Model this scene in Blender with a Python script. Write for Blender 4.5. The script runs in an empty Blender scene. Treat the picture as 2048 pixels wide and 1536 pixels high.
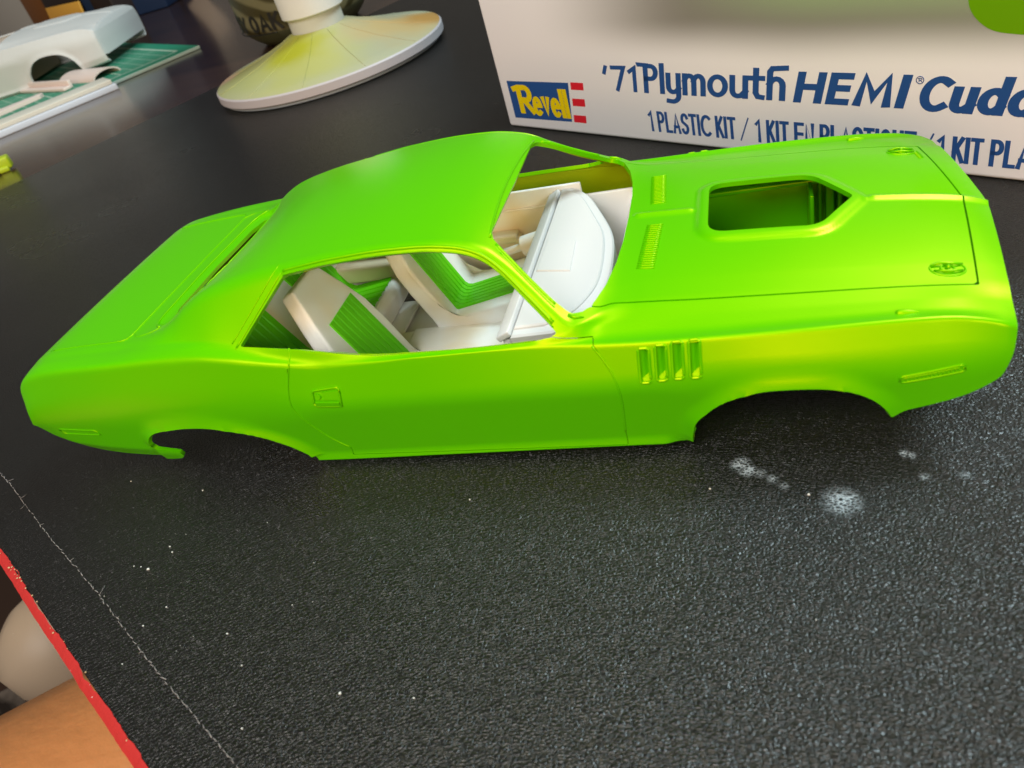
import bpy, bmesh, math, random
import numpy as np
from mathutils import Vector, Matrix
random.seed(7); rng = np.random.default_rng(7)
S = 0.001                                   # everything below is written in millimetres
scene = bpy.context.scene
COL = scene.collection

# ------------------------------------------------------------------ camera
CAM_POS = Vector((-1.277, -134.834, 98.433))
RIGHT = Vector((0.9458, 0.2069, -0.2502)); UP = Vector((0.0620, 0.6413, 0.7648)); BACK = Vector((0.3187, -0.7389, 0.5937))
cam = bpy.data.cameras.new("camera"); cam_ob = bpy.data.objects.new("camera", cam); COL.objects.link(cam_ob)
BACK.normalize(); RIGHT = (RIGHT - BACK * RIGHT.dot(BACK)).normalized(); UP = BACK.cross(RIGHT)
cam_ob.matrix_world = Matrix(((RIGHT.x, UP.x, BACK.x, CAM_POS.x * S), (RIGHT.y, UP.y, BACK.y, CAM_POS.y * S),
                              (RIGHT.z, UP.z, BACK.z, CAM_POS.z * S), (0, 0, 0, 1)))
cam.sensor_width = 36.0; cam.lens = 27.05; cam.clip_start = 0.005; cam.clip_end = 20.0
cam.dof.use_dof = True; cam.dof.focus_distance = 0.185; cam.dof.aperture_fstop = 38.0
scene.camera = cam_ob

# ------------------------------------------------------------------ world, lamps, exposure
world = bpy.data.worlds.new("World"); scene.world = world; world.use_nodes = True
bg = world.node_tree.nodes["Background"]
bg.inputs[0].default_value = (1.0, 0.90, 0.78, 1); bg.inputs[1].default_value = 0.10
def area(name, pos, target, sx, sy, power, color):
    l = bpy.data.lights.new(name, 'AREA'); l.shape = 'RECTANGLE'; l.size = sx; l.size_y = sy
    l.energy = power; l.color = color
    o = bpy.data.objects.new(name, l); COL.objects.link(o)
    o.location = pos; d = Vector(target) - Vector(pos)
    o.rotation_euler = d.to_track_quat('-Z', 'Y').to_euler()
    return o
area("ceiling_lamp", (0.00, -0.20, 1.40), (-0.03, 0, 0), 0.60, 0.45, 3.0, (0.92, 1.0, 0.97))
area("window_light", (0.52, 0.44, 1.02), (-0.02, -0.03, 0.0), 0.40, 0.34, 11.5, (0.74, 0.94, 1.0))
area("desk_lamp", (0.62, -0.80, 0.40), (0.0, 0, 0.02), 0.30, 0.22, 2.7, (1.0, 0.90, 0.72))
area("room_lamp", (-0.28, -0.86, 0.95), (-0.05, 0, 0.01), 0.7, 0.5, 9.0, (1.0, 0.94, 0.90))
area("added_warm_fill", (-0.12, -1.15, 0.34), (-0.05, 0, 0.03), 0.8, 0.35, 4.6, (1.0, 0.62, 0.28))  # added warm fill standing in for light bounced off floor, skin and wood
vs = scene.view_settings; vs.view_transform = 'Standard'; vs.look = 'None'; vs.exposure = 0.24; vs.gamma = 1.0

# ------------------------------------------------------------------ materials
def mat(name, color, rough=0.5, metallic=0.0, spec=0.5, **kw):
    m = bpy.data.materials.new(name); m.use_nodes = True
    b = m.node_tree.nodes["Principled BSDF"]
    b.inputs["Base Color"].default_value = (*color, 1); b.inputs["Roughness"].default_value = rough
    b.inputs["Metallic"].default_value = metallic; b.inputs["Specular IOR Level"].default_value = spec
    for k, v in kw.items():
        b.inputs[k.replace('_', ' ')].default_value = v
    return m
def nodes(m):
    return m.node_tree.nodes, m.node_tree.links, m.node_tree.nodes["Principled BSDF"]
def add_noise_bump(m, scale, strength, dist, detail=3):
    N, L, b = nodes(m)
    tc = N.new("ShaderNodeTexCoord"); n = N.new("ShaderNodeTexNoise"); n.inputs["Scale"].default_value = scale; n.inputs["Detail"].default_value = detail
    bp = N.new("ShaderNodeBump"); bp.inputs["Strength"].default_value = strength; bp.inputs["Distance"].default_value = dist
    L.new(tc.outputs["Object"], n.inputs["Vector"]); L.new(n.outputs["Fac"], bp.inputs["Height"]); L.new(bp.outputs["Normal"], b.inputs["Normal"])
    return n, bp
M_GREEN = mat("green_pearl_paint", (0.066, 0.55, 0.0), 0.25, 0.0, 0.38)
def pearl(m, fac, col, rough):               # a second, broader tinted lobe: the pearl flakes under the clear coat
    N, L, b = nodes(m); g = N.new("ShaderNodeBsdfGlossy"); g.inputs["Color"].default_value = (*col, 1); g.inputs["Roughness"].default_value = rough
    mx = N.new("ShaderNodeMixShader"); mx.inputs[0].default_value = fac; out = N["Material Output"]
    L.new(b.outputs[0], mx.inputs[1]); L.new(g.outputs[0], mx.inputs[2]); L.new(mx.outputs[0], out.inputs[0]); return g
add_noise_bump(M_GREEN, 6500, 0.10, 0.00008, 2)
B_ = nodes(M_GREEN)[2]; B_.inputs["Specular Tint"].default_value = (1.0, 0.93, 0.04, 1)
PG = pearl(M_GREEN, 0.15, (0.95, 0.66, 0.0), 0.42)
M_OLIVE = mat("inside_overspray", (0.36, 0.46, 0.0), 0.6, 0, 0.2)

# ------------------------------------------------------------------ helpers
def link(name, me, m, parent=None, kind=None):
    o = bpy.data.objects.new(name, me); COL.objects.link(o)
    if m is not None:
        for mm in (m if isinstance(m, (list, tuple)) else [m]): me.materials.append(mm)
    if parent is not None: o.parent = parent
    if kind: o["kind"] = kind
    return o
def mesh(name, V, F, m, parent=None, smooth=True, kind=None, mi=None):
    me = bpy.data.meshes.new(name)
    V = np.asarray(V, float) * S
    if parent is not None: V = V - np.array(parent.get("_o", (0, 0, 0)))
    me.from_pydata(V.tolist(), [], [list(map(int, f)) for f in F])
    if smooth: me.polygons.foreach_set("use_smooth", np.ones(len(me.polygons), bool))
    if mi is not None: me.polygons.foreach_set("material_index", np.asarray(mi, np.int32))
    me.update()
    return link(name, me, m, parent, kind)
def tag(o, label=None, cat=None, group=None, kind=None):
    for k, v in (("label", label), ("category", cat), ("group", group), ("kind", kind)):
        if v: o[k] = v
    return o
def root(name, label, cat, group=None):
    o = bpy.data.objects.new(name, None); COL.objects.link(o); o.empty_display_size = 0.01
    return tag(o, label, cat, group)
class MB:                                    # collects shapes into one mesh
    def __init__(s): s.V = []; s.F = []
    def add(s, V, F):
        n = len(s.V); s.V += [tuple(v) for v in V]; s.F += [[i + n for i in f] for f in F]; return s
    def box(s, c, d, rot=None, bev=0.0):
        hx, hy, hz = d[0] / 2, d[1] / 2, d[2] / 2
        if bev <= 0:
            V = [(x * hx, y * hy, z * hz) for z in (-1, 1) for y in (-1, 1) for x in (-1, 1)]
            F = [(0, 2, 3, 1), (4, 5, 7, 6), (0, 1, 5, 4), (2, 6, 7, 3), (0, 4, 6, 2), (1, 3, 7, 5)]
        else:
            bm = bmesh.new(); bmesh.ops.create_cube(bm, size=1.0)
            for v in bm.verts: v.co = Vector((v.co.x * d[0], v.co.y * d[1], v.co.z * d[2]))
            bmesh.ops.bevel(bm, geom=bm.edges[:], offset=bev, segments=3, profile=0.5, affect='EDGES')
            bm.verts.index_update()
            V = [tuple(v.co) for v in bm.verts]; F = [[v.index for v in f.verts] for f in bm.faces]; bm.free()
        R = rot if rot is not None else Matrix.Identity(3)
        return s.add([tuple(R @ Vector(v) + Vector(c)) for v in V], F)
    def tube(s, P, r, n=6, closed=False, caps=True):
        P = [Vector(p) for p in P]; k = len(P); rr = r if isinstance(r, (list, tuple)) else [r] * k
        V = []; ref = Vector((0.13, 0.21, 0.97))
        for i in range(k):
            a = P[i - 1] if (i > 0 or closed) else P[i]; b = P[(i + 1) % k] if (i < k - 1 or closed) else P[i]
            t = (b - a).normalized(); u = t.cross(ref)
            if u.length < 1e-3: u = t.cross(Vector((1, 0, 0)))
            u.normalize(); w = t.cross(u)
            for j in range(n):
                q = 2 * math.pi * j / n; V.append(tuple(P[i] + (u * math.cos(q) + w * math.sin(q)) * rr[i]))
        F = []
        for i in range(k if closed else k - 1):
            i2 = (i + 1) % k
            for j in range(n):
                F.append((i * n + j, i * n + (j + 1) % n, i2 * n + (j + 1) % n, i2 * n + j))
        if caps and not closed:
            F.append(list(range(n))[::-1]); F.append([(k - 1) * n + j for j in range(n)])
        return s.add(V, F)
    def lathe(s, prof, c=(0, 0, 0), n=48, R=None):
        V = []; F = []
        for (r, z) in prof:
            for j in range(n):
                q = 2 * math.pi * j / n; v = Vector((r * math.cos(q), r * math.sin(q), z))
                if R is not None: v = R @ v
                V.append(tuple(v + Vector(c)))
        for i in range(len(prof) - 1):
            for j in range(n):
                F.append((i * n + j, i * n + (j + 1) % n, (i + 1) * n + (j + 1) % n, (i + 1) * n + j))
        return s.add(V, F)
    def prism(s, poly, z0, z1, fn=None, bev=0.0):
        # poly (x,y) counter-clockwise extruded z0..z1, fn maps (x,y,z) to place
        n = len(poly); fn = fn or (lambda a, b, c: (a, b, c))
        V = [fn(x, y, z0) for x, y in poly]; F = [list(range(n))[::-1]]
        if bev > 0:
            cx = sum(p[0] for p in poly) / n; cy = sum(p[1] for p in poly) / n
            A = np.array(poly); Q = inset(A, bev)
            V += [fn(x, y, z1 - bev) for x, y in poly]; V += [fn(x, y, z1) for x, y in Q]
            rings = 3
        else:
            V += [fn(x, y, z1) for x, y in poly]; rings = 2
        for k in range(rings - 1):
            for i in range(n):
                F.append((k * n + i, k * n + (i + 1) % n, (k + 1) * n + (i + 1) % n, (k + 1) * n + i))
        F.append([(rings - 1) * n + i for i in range(n)])
        return s.add(V, F)
    def build(s, name, m, parent=None, smooth=True, kind=None, angle=None):
        o = mesh(name, s.V, s.F, m, parent, smooth, kind)
        if smooth and angle: o.data.set_sharp_from_angle(angle=math.radians(angle))
        return o
def inset(A, d):
    n = len(A); Q = []
    for i in range(n):
        p = A[i - 1]; q = A[i]; r = A[(i + 1) % n]
        a = (q - p) / (np.linalg.norm(q - p) + 1e-9); b = (r - q) / (np.linalg.norm(r - q) + 1e-9)
        na = np.array((-a[1], a[0])); nb = np.array((-b[1], b[0])); m_ = na + nb; k = 1 + na @ nb
        Q.append(q + m_ / max(k, 0.3) * d)
    return np.array(Q)
def pchip(T):
    T = sorted([((t[0] if t[0] >= -148 else float(np.interp(t[0], [-162, -157, -154, -151, -148], [-160.2, -158.3, -156.2, -152.6, -148]))),) + tuple(t[1:]) for t in T]); X = np.array([t[0] for t in T], float); Y = np.array([t[1:] for t in T], float)
    h = np.diff(X)[:, None]; d = np.diff(Y, axis=0) / h
    m_ = np.zeros_like(Y); m_[0] = d[0]; m_[-1] = d[-1]
    for i in range(1, len(X) - 1):
        same = d[i - 1] * d[i] > 0; w1 = 2 * h[i] + h[i - 1]; w2 = h[i] + 2 * h[i - 1]
        with np.errstate(divide='ignore', invalid='ignore'):
            v = (w1 + w2) / (w1 / d[i - 1] + w2 / d[i])
        m_[i] = np.where(same, np.nan_to_num(v), 0)
    def f(x):
        x = np.atleast_1d(np.asarray(x, float)); xc = np.clip(x, X[0], X[-1])
        i = np.clip(np.searchsorted(X, xc) - 1, 0, len(X) - 2); t = ((xc - X[i]) / h[i, 0])[:, None]
        hh = h[i]; t2 = t * t; t3 = t2 * t
        return (2 * t3 - 3 * t2 + 1) * Y[i] + (t3 - 2 * t2 + t) * hh * m_[i] + (-2 * t3 + 3 * t2) * Y[i + 1] + (t3 - t2) * hh * m_[i + 1]
    return f
def sdpoly(P, poly):                         # signed distance, positive outside
    P = np.asarray(P, float); poly = np.asarray(poly, float); n = len(poly)
    d = np.full(len(P), 1e18); ins = np.zeros(len(P), bool)
    for i in range(n):
        a = poly[i]; b = poly[(i + 1) % n]; e = b - a; w = P - a
        t = np.clip((w @ e) / (e @ e + 1e-12), 0, 1); q = w - t[:, None] * e
        d = np.minimum(d, (q * q).sum(1))
        c = (a[1] > P[:, 1]) != (b[1] > P[:, 1])
        with np.errstate(divide='ignore', invalid='ignore'):
            xx = (b[0] - a[0]) * (P[:, 1] - a[1]) / (b[1] - a[1]) + a[0]
        ins ^= c & (P[:, 0] < xx)
    d = np.sqrt(d); return np.where(ins, -d, d)
def roundpoly(poly, r, k=5):                 # round the corners of a polygon
    out = []; n = len(poly)
    for i in range(n):
        p = np.array(poly[i - 1], float); q = np.array(poly[i], float); s = np.array(poly[(i + 1) % n], float)
        ri = r[i] if isinstance(r, (list, tuple)) else r
        a = min(ri, .45 * np.linalg.norm(p - q)); b = min(ri, .45 * np.linalg.norm(s - q))
        A = q + (p - q) / np.linalg.norm(p - q) * a; B = q + (s - q) / np.linalg.norm(s - q) * b
        for t in np.linspace(0, 1, k): out.append(tuple((1 - t) ** 2 * A + 2 * t * (1 - t) * q + t * t * B))
    return out
def resample(P, step):
    P = np.asarray(P, float); d = np.r_[0, np.cumsum(np.linalg.norm(np.diff(P, axis=0), axis=1))]
    n = max(2, int(d[-1] / step) + 1); t = np.linspace(0, d[-1], n)
    return np.stack([np.interp(t, d, P[:, k]) for k in range(P.shape[1])], 1)
def smoothpath(P, step=0.6):                 # Catmull-Rom through points
    P = [np.array(p, float) for p in P]; Q = [2 * P[0] - P[1]] + P + [2 * P[-1] - P[-2]]; out = []
    for i in range(1, len(Q) - 2):
        for t in np.linspace(0, 1, 9)[:-1]:
            a, b, c, d = Q[i - 1:i + 3]
            out.append(0.5 * (2 * b + (c - a) * t + (2 * a - 5 * b + 4 * c - d) * t * t + (3 * b - a - 3 * c + d) * t ** 3))
    out.append(P[-1]); return resample(out, step)

# ------------------------------------------------------------------ the car body: one lofted surface
K = []
K.append(pchip([(37, 30, 4), (31, 31, 3), (-17, 32, 1.6), (-20, 33, 1.0), (-60, 33, .5), (-92, 33, .2), (-130, 31.5, 2), (-150, 30, 4), (-162, 28, 9)]))
K.append(pchip([(37, 31, 5), (31, 33.4, 4), (-17, 34.3, 2.2), (-20, 35.1, 2.3), (-60, 35.2, 1.8), (-92, 35.1, 1.3), (-130, 34, 3.2), (-150, 32.5, 5.5), (-162, 30, 10)]))
K.append(pchip([(37, 31.8, 8), (31, 34.4, 7), (20, 35.5, 6.4), (-20, 34.9, 4.3), (-60, 34.9, 3.7), (-92, 34.9, 3.3), (-130, 35.8, 7), (-150, 34.6, 9), (-162, 33.4, 12)]))
K.append(pchip([(37, 32.6, 16), (34, 34.0, 16.6), (31, 35.0, 17), (25, 36.2, 17.5), (15, 37.3, 18), (0, 37.9, 18.5), (-20, 37.7, 18), (-55, 37.7, 17.8), (-88, 37.8, 17.5), (-110, 38, 18.6), (-130, 37.7, 19.5), (-142, 37.0, 19.5), (-150, 36.3, 19), (-156, 35.6, 17.8), (-162, 34.8, 15)]))
K4 = [(37, 32.0, 18.6), (34, 32.7, 20.2), (32.4, 33.1, 21.4), (31.2, 33.4, 22.05), (28, 33.3, 23.2), (25, 33.3, 23.85), (19.6, 33.7, 24.4), (10, 34.4, 24.8), (0, 35.0, 25.02), (-10, 35.3, 25.18), (-20, 35.4, 25.3), (-30, 35.3, 25.6), (-40, 35.5, 26.0), (-50, 35.8, 26.3), (-60, 36, 26.35), (-66, 36, 26.1), (-72, 35.95, 25.9), (-78.6, 35.9, 25.8), (-85, 35.95, 26.6), (-93.4, 35.95, 28.1), (-98.4, 35.9, 29.0), (-105.7, 35.7, 29.9), (-115, 35.5, 30.15), (-128, 35.4, 29.9), (-140, 34.8, 29.2), (-148, 34.2, 28.3), (-151, 33.9, 27.4), (-154, 33.6, 25.4), (-157, 33.2, 21.8), (-162, 32.4, 15.3)]
K.append(pchip(K4))
K.append(pchip([(37, 30, 20.2), (31, 31.3, 22.3), (25, 31.4, 23.5), (19.6, 31.7, 24.05), (10, 32.2, 24.4), (0, 32.6, 24.65), (-10, 32.9, 24.85), (-19, 33.0, 25.05), (-26, 33.4, 25.45), (-31, 34.4, 25.9), (-36, 35.0, 26.2), (-42, 35.3, 26.3), (-55, 35.5, 26.42), (-67, 35.4, 26.35), (-75, 35.2, 26.5), (-83, 34.9, 27.1), (-90, 34.5, 28.1), (-95, 34.0, 29.2), (-99, 33.6, 30.0), (-109, 33.2, 30.9), (-118, 33.0, 30.7), (-128, 32.8, 30.2), (-140, 32.5, 29.8), (-148, 32.0, 29.2), (-151, 31.6, 28.0), (-154, 31.2, 25.6), (-157, 30.8, 21.8), (-162, 30, 15.5)]))
K.append(pchip([(37, 27.6, 21.0), (31, 27.9, 22.7), (25, 28.4, 23.9), (17, 28.8, 24.5), (3.5, 29.2, 25.1), (-11, 29.4, 25.8), (-22, 29.8, 26.4), (-27, 30.9, 26.55), (-29.5, 32.5, 26.9), (-31.5, 33.6, 27.2), (-34.5, 34.3, 27.1), (-40, 34.6, 26.6), (-53.6, 35, 26.6), (-67, 34.9, 26.7), (-73, 34.6, 27.2), (-81, 34.2, 28.5), (-96, 32.8, 30.4), (-105, 32, 31.2), (-115, 31, 31.1), (-122, 30.7, 30.7), (-127, 30.5, 30.3), (-140, 30.3, 29.9), (-148, 30.0, 29.4), (-151, 29.6, 28.2), (-154, 29, 25.8), (-157, 28.5, 22), (-162, 28, 15.7)]))
K.append(pchip([(37, 25, 22.0), (31, 25, 23.35), (17, 25.7, 24.95), (3.5, 26, 25.8), (-11, 26.4, 26.7), (-22, 27.0, 27.4), (-27, 29.3, 27.6), (-31.5, 32.8, 28.0), (-35, 31, 30.2), (-39, 28, 33.5), (-43.4, 25.2, 37.3), (-46, 24.3, 39.2), (-49.5, 24.2, 40.6), (-56, 24.4, 41.8), (-65, 24.5, 42.2), (-75, 24.6, 41.9), (-85, 24.8, 41.0), (-92, 25, 40.3), (-99, 25.2, 39.3), (-106, 25.3, 37.9), (-111, 25.7, 35.9), (-114.5, 26.2, 33.8), (-118, 27, 32), (-122, 28, 31), (-127, 29, 30.5), (-140, 28.8, 30.1), (-148, 28.5, 29.6), (-151, 28.2, 28.4), (-154, 27.7, 26), (-157, 27.2, 22.2), (-162, 26.5, 15.9)]))
KC = pchip([(37, 22.6), (35.7, 23.3), (31, 24.9), (17, 27.0), (3.5, 28.3), (-10, 28.9), (-20, 29.3), (-25, 29.5), (-30, 31.4), (-38, 35.8), (-45, 39.7), (-48, 41.0), (-52, 42.2), (-60, 43.3), (-70, 43.7), (-80, 43.3), (-90, 42.2), (-99, 40.2), (-106, 37.4), (-110, 35.2), (-115, 32.6), (-118, 31.4), (-120, 30.9), (-124, 30.7), (-127, 30.6), (-140, 30.3), (-148, 29.9), (-151, 28.7), (-154, 26.2), (-157, 22.4), (-162, 16)])
FIL = [0, .3, .7, 6.0, .55, .8, .5, 1.5, 0]
FIL4 = pchip([(37, .6), (-60, .6), (-68, 1.2), (-80, 1.4), (-88, .9), (-100, .9), (-120, 1.6), (-162, 2.5)])
FIL3 = pchip([(37, 5), (-8, 5), (-20, 2.2), (-80, 2.0), (-95, 5), (-162, 6)])
FIL5 = pchip([(37, 1.6), (-24, 1.4), (-34, .3), (-72, .3), (-85, 1.0), (-105, 1.8), (-162, 1.5)])
FIL7 = pchip([(37, 4), (-24, 3), (-31, .8), (-50, 1.3), (-70, 1.6), (-100, 2.6), (-118, 3), (-162, 4)])
DX = 0.55
XS = np.arange(-160.1, 36.9, DX); NS = len(XS)
KP = np.stack([k(XS) for k in K], 1)                    # n,8,2
zc = KC(XS)[:, 0]
def crown(y, y7, z7, zc_): return zc_ - (zc_ - z7) * (np.abs(y) / y7) ** 2.1
y8 = KP[:, 7, 0] * 0.80
KP = np.concatenate([KP, np.stack([y8, crown(y8, KP[:, 7, 0], KP[:, 7, 1], zc)], 1)[:, None]], 1)
SEG = [4, 6, 12, 12, 6, 5, 20, 8]                      # interior samples per straight run
cols = []; KI = {}
def fl(i):
    if i == 3: return FIL3(XS)[:, 0]
    if i == 4: return FIL4(XS)[:, 0]
    if i == 5: return FIL5(XS)[:, 0]
    if i == 7: return FIL7(XS)[:, 0]
    return np.full(NS, FIL[i])
prevB = KP[:, 0]; cols.append(prevB)
for i in range(1, 9):
    a = KP[:, i - 1]; q = KP[:, i]; la = np.linalg.norm(a - q, axis=1)
    if i < 8:
        b = KP[:, i + 1]; lb = np.linalg.norm(b - q, axis=1); r = np.minimum(fl(i), .46 * np.minimum(la, lb))
        A = q + (a - q) / (la[:, None] + 1e-9) * r[:, None]; B = q + (b - q) / (lb[:, None] + 1e-9) * r[:, None]
    else:
        A = B = q
    for t in np.linspace(0, 1, SEG[i - 1] + 2)[1:-1]: cols.append(prevB * (1 - t) + A * t)
    if i < 8:
        for k, t in enumerate(np.linspace(0, 1, 7)):
            if k == 3: KI[i] = len(cols)
            cols.append((1 - t) ** 2 * A + 2 * t * (1 - t) * q + t * t * B)
    else:
        KI[8] = len(cols); cols.append(q)
    prevB = B
for t in np.linspace(0, 1, 46)[1:]:
    y = y8 * (1 - t); cols.append(np.stack([y, crown(y, KP[:, 7, 0], KP[:, 7, 1], zc)], 1))
G = np.stack(cols, 1); MS = G.shape[1]
G = np.concatenate([np.repeat(XS[:, None, None], MS, 1), G], 2)     # n,m,3  (y >= 0 half)
JJ = np.broadcast_to(np.arange(MS), (NS, MS))

ARCH_F = [(-14.9, -3), (-14.7, 4.5), (-13.8, 8.3), (-11.7, 11.0), (-9.3, 13.3), (-6.1, 14.9), (-2.2, 15.9), (2.2, 16.0), (6.5, 15.6), (10.1, 14.6), (12.9, 12.8), (14.7, 10.8), (15.8, 9.0), (16.6, 6.5), (17.5, -3)]
ARCH_R = [(-91.0, -3), (-91.0, .2), (-91.4, 2.4), (-92.8, 5.0), (-95.7, 8.0), (-100.2, 11.0), (-106.3, 13.2), (-111.4, 14.2), (-116.9, 14.4), (-123, 13.8), (-126.3, 12.4), (-128.3, 10.0), (-127.8, 8.3), (-126.3, 7.1), (-122.3, 6.9), (-122.3, 5.4), (-124.0, 4.3), (-127, 3.9), (-127, -3)]
def refine(P): return [tuple(p) for p in smoothpath(P[1:-1], 0.8)]
ARCH_FS = [ARCH_F[0]] + refine(ARCH_F) + [ARCH_F[-1]]
ARCH_RS = [ARCH_R[0]] + refine(ARCH_R[:14]) + ARCH_R[14:]
REAR_LOW = [(-126.5, 3.9), (-134, 4.0), (-141, 4.3), (-147, 5.1), (-151.5, 6.4), (-154.6, 8.3), (-157.6, 12), (-158.8, 14.6), (-160.2, 15.9), (-175, 16.3), (-175, -4), (-126.5, -4)]
side = (JJ < KI[4] - 2)
XZ = G[:, :, [0, 2]].reshape(-1, 2); XY = G[:, :, [0, 1]].reshape(-1, 2)
dF = sdpoly(XZ, ARCH_FS).reshape(NS, MS); dR = sdpoly(XZ, ARCH_RS[:-5] + [(-130, -3)]).reshape(NS, MS)
for d in (dF, dR):
    w = np.clip(1 - np.clip(d, 0, None) / 2.6, 0, 1)
    G[:, :, 1] += np.where(side & (G[:, :, 2] > 3), 1.1 * w ** 1.6, 0)
# scoop collar and centre ridge on the hood
HOLE = roundpoly([(-10.3, -9.4), (8.2, -9.8), (14.6, 0), (8.2, 9.8), (-10.3, 9.4)], [3.2, 2.6, .9, 2.6, 3.2], 7)
dH = sdpoly(np.stack([G[:, :, 0].ravel(), G[:, :, 1].ravel()], 1), HOLE).reshape(NS, MS)
onhood = (G[:, :, 0] > -25) & (JJ > KI[7])
G[:, :, 2] += np.where(onhood & (dH < 2.3), 0.62 * (1 - np.clip(dH / 2.3, 0, 1) ** 4), 0)
ridge = np.clip(1 - G[:, :, 1] / 1.1, 0, 1) * np.clip((dH - 2.3) / 1.0, 0, 1)
G[:, :, 2] += np.where((G[:, :, 0] > -24) & (JJ > KI[7]), 0.45 * ridge, 0)

RECESS = [(-108.2, 0), (-108.6, 10), (-110.6, 18), (-114.0, 24.2), (-118.6, 24.6), (-122.0, 23), (-123.0, 0)]
RECESS = RECESS + [(x, -y) for x, y in RECESS[::-1][1:-1]]
dB = sdpoly(np.stack([G[:, :, 0].ravel(), G[:, :, 1].ravel()], 1), RECESS).reshape(NS, MS)
onr = (G[:, :, 0] < -100) & (JJ > KI[6])
G[:, :, 2] -= np.where(onr, 1.9 * np.clip(-dB / 0.5, 0, 1) * np.clip((122.8 + G[:, :, 0]) / 9.0, 0, 1), 0)
WIN = [(-96.2, 30.1), (-85.4, 39.9), (-77.2, 40.7), (-65.8, 41.2), (-56.3, 40.8), (-50.5, 39.7), (-46.9, 38.2), (-43.6, 35.6), (-39.5, 31.8), (-35.3, 28.4), (-34.3, 27.4), (-36.2, 26.9), (-40, 26.72), (-53.6, 26.7), (-67, 26.85), (-73, 27.3), (-81, 28.6)]
WIN = roundpoly(WIN, [.3, .5, 2, 4, 3, 3, 2, 2, 2, .5, .3, 1, 2, 3, 3, 3, 3], 4)
WS = [(-25.2, 0), (-25.4, 9), (-26.0, 16), (-27.2, 22.5), (-28.7, 27), (-30.2, 29.6), (-31.8, 30.3), (-32.6, 30.2), (-34.7, 29.0), (-38.9, 25.9), (-43.1, 22.6), (-45.4, 20.6), (-46.0, 18.5), (-45.8, 10), (-45.6, 0)]
WS = WS + [(x, -y) for x, y in WS[::-1][1:-1]]
BL = [(-109.6, 0), (-110.0, 10), (-112, 17.2), (-115.6, 21.8), (-119.2, 21.4), (-120.6, 17), (-121.2, 0)]
BL = BL + [(x, -y) for x, y in BL[::-1][1:-1]]
plan = pchip([(0, 35.9), (1, 35.82), (8, 35.1), (16, 34.25), (24, 33.4), (30, 32.9), (38, 32.3)])
drop = pchip([(-2, 24), (5, 22), (7.7, 16.4), (8.6, 13.4), (10.7, 6), (12.1, 3.2), (13.6, 1.4), (15, .9), (17.9, .2), (21, 0), (40, 0)])
X_, Y_, Z_ = G[:, :, 0], G[:, :, 1], G[:, :, 2]
def SD(P, poly): return sdpoly(P, poly).reshape(NS, MS)
XY = np.stack([X_.ravel(), Y_.ravel()], 1); XZ = np.stack([X_.ravel(), Z_.ravel()], 1)
BIG = np.full((NS, MS), 50.0)
f_arch = np.minimum(np.where(side, SD(XZ, ARCH_FS), 50), np.where(side, np.minimum(SD(XZ, ARCH_RS), SD(XZ, REAR_LOW)), 50))
f_nose = np.where(X_ > 5, plan(Y_.ravel()).reshape(NS, MS) - drop(Z_.ravel()).reshape(NS, MS) - X_, 50)
f_ws = np.where((JJ > KI[6]) & (X_ < -20) & (X_ > -60), SD(XY, WS), 50)
f_bl = np.where((JJ > KI[7]) & (X_ < -100), SD(XY, BL), 50)
f_win = np.where((JJ >= KI[5] - 3) & (JJ <= KI[7] + 8) & (X_ < -30), SD(XZ, WIN), 50)
GILLS = []
for (xt, xb, zt, zb) in ((-20.35, -20.6, 24.2, 18.7), (-17.6, -17.9, 24.5, 18.9), (-15.0, -15.3, 24.8, 19.0), (-12.3, -12.6, 24.85, 19.0)):
    GILLS.append([(xb - .75, zb), (xb + .75, zb), (xt + .75, zt), (xt - .75, zt)])
f_gill = BIG.copy()
for g in GILLS: f_gill = np.minimum(f_gill, np.where(side, SD(XZ, g), 50))
hg = pchip([(-40, 28.8), (-28, 28.0), (-25.3, 26.9), (-11, 26.5), (3.5, 26.1), (17, 25.7), (29, 25.1), (36, 24.6)])
f_hood = np.minimum(np.minimum(hg(X_.ravel()).reshape(NS, MS) - Y_, 32.0 - .115 * Y_ - X_), X_ + 29.5)
f_hood = np.where(JJ > KI[5], f_hood, -50)
DOOR = [(-82.6, 2.6), (-82.1, 4.6), (-84.9, 8.2), (-87.1, 12.9), (-88.3, 17), (-88.3, 19.5), (-87.4, 22.5), (-86.2, 25), (-85.6, 26.5), (-85.3, 29.5), (-81, 31), (-40, 30), (-37, 27.5), (-33, 26.6), (-28.6, 25.9), (-26.9, 22.6), (-25.7, 19.8), (-25.2, 16.4), (-25.6, 11.3), (-26.2, 6.1), (-26.3, 2.6)]
f_door = np.where((JJ < KI[6] + 1), -SD(XZ, DOOR), -50)
TRUNK = roundpoly([(-127.2, -27.6), (-127.2, 27.6), (-149.6, 27.2), (-149.6, -27.2)], [2.2, 2.2, .6, .6], 6)
f_trunk = np.where((JJ > KI[6]) & (X_ < -122), -SD(XY, TRUNK), -50)

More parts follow.
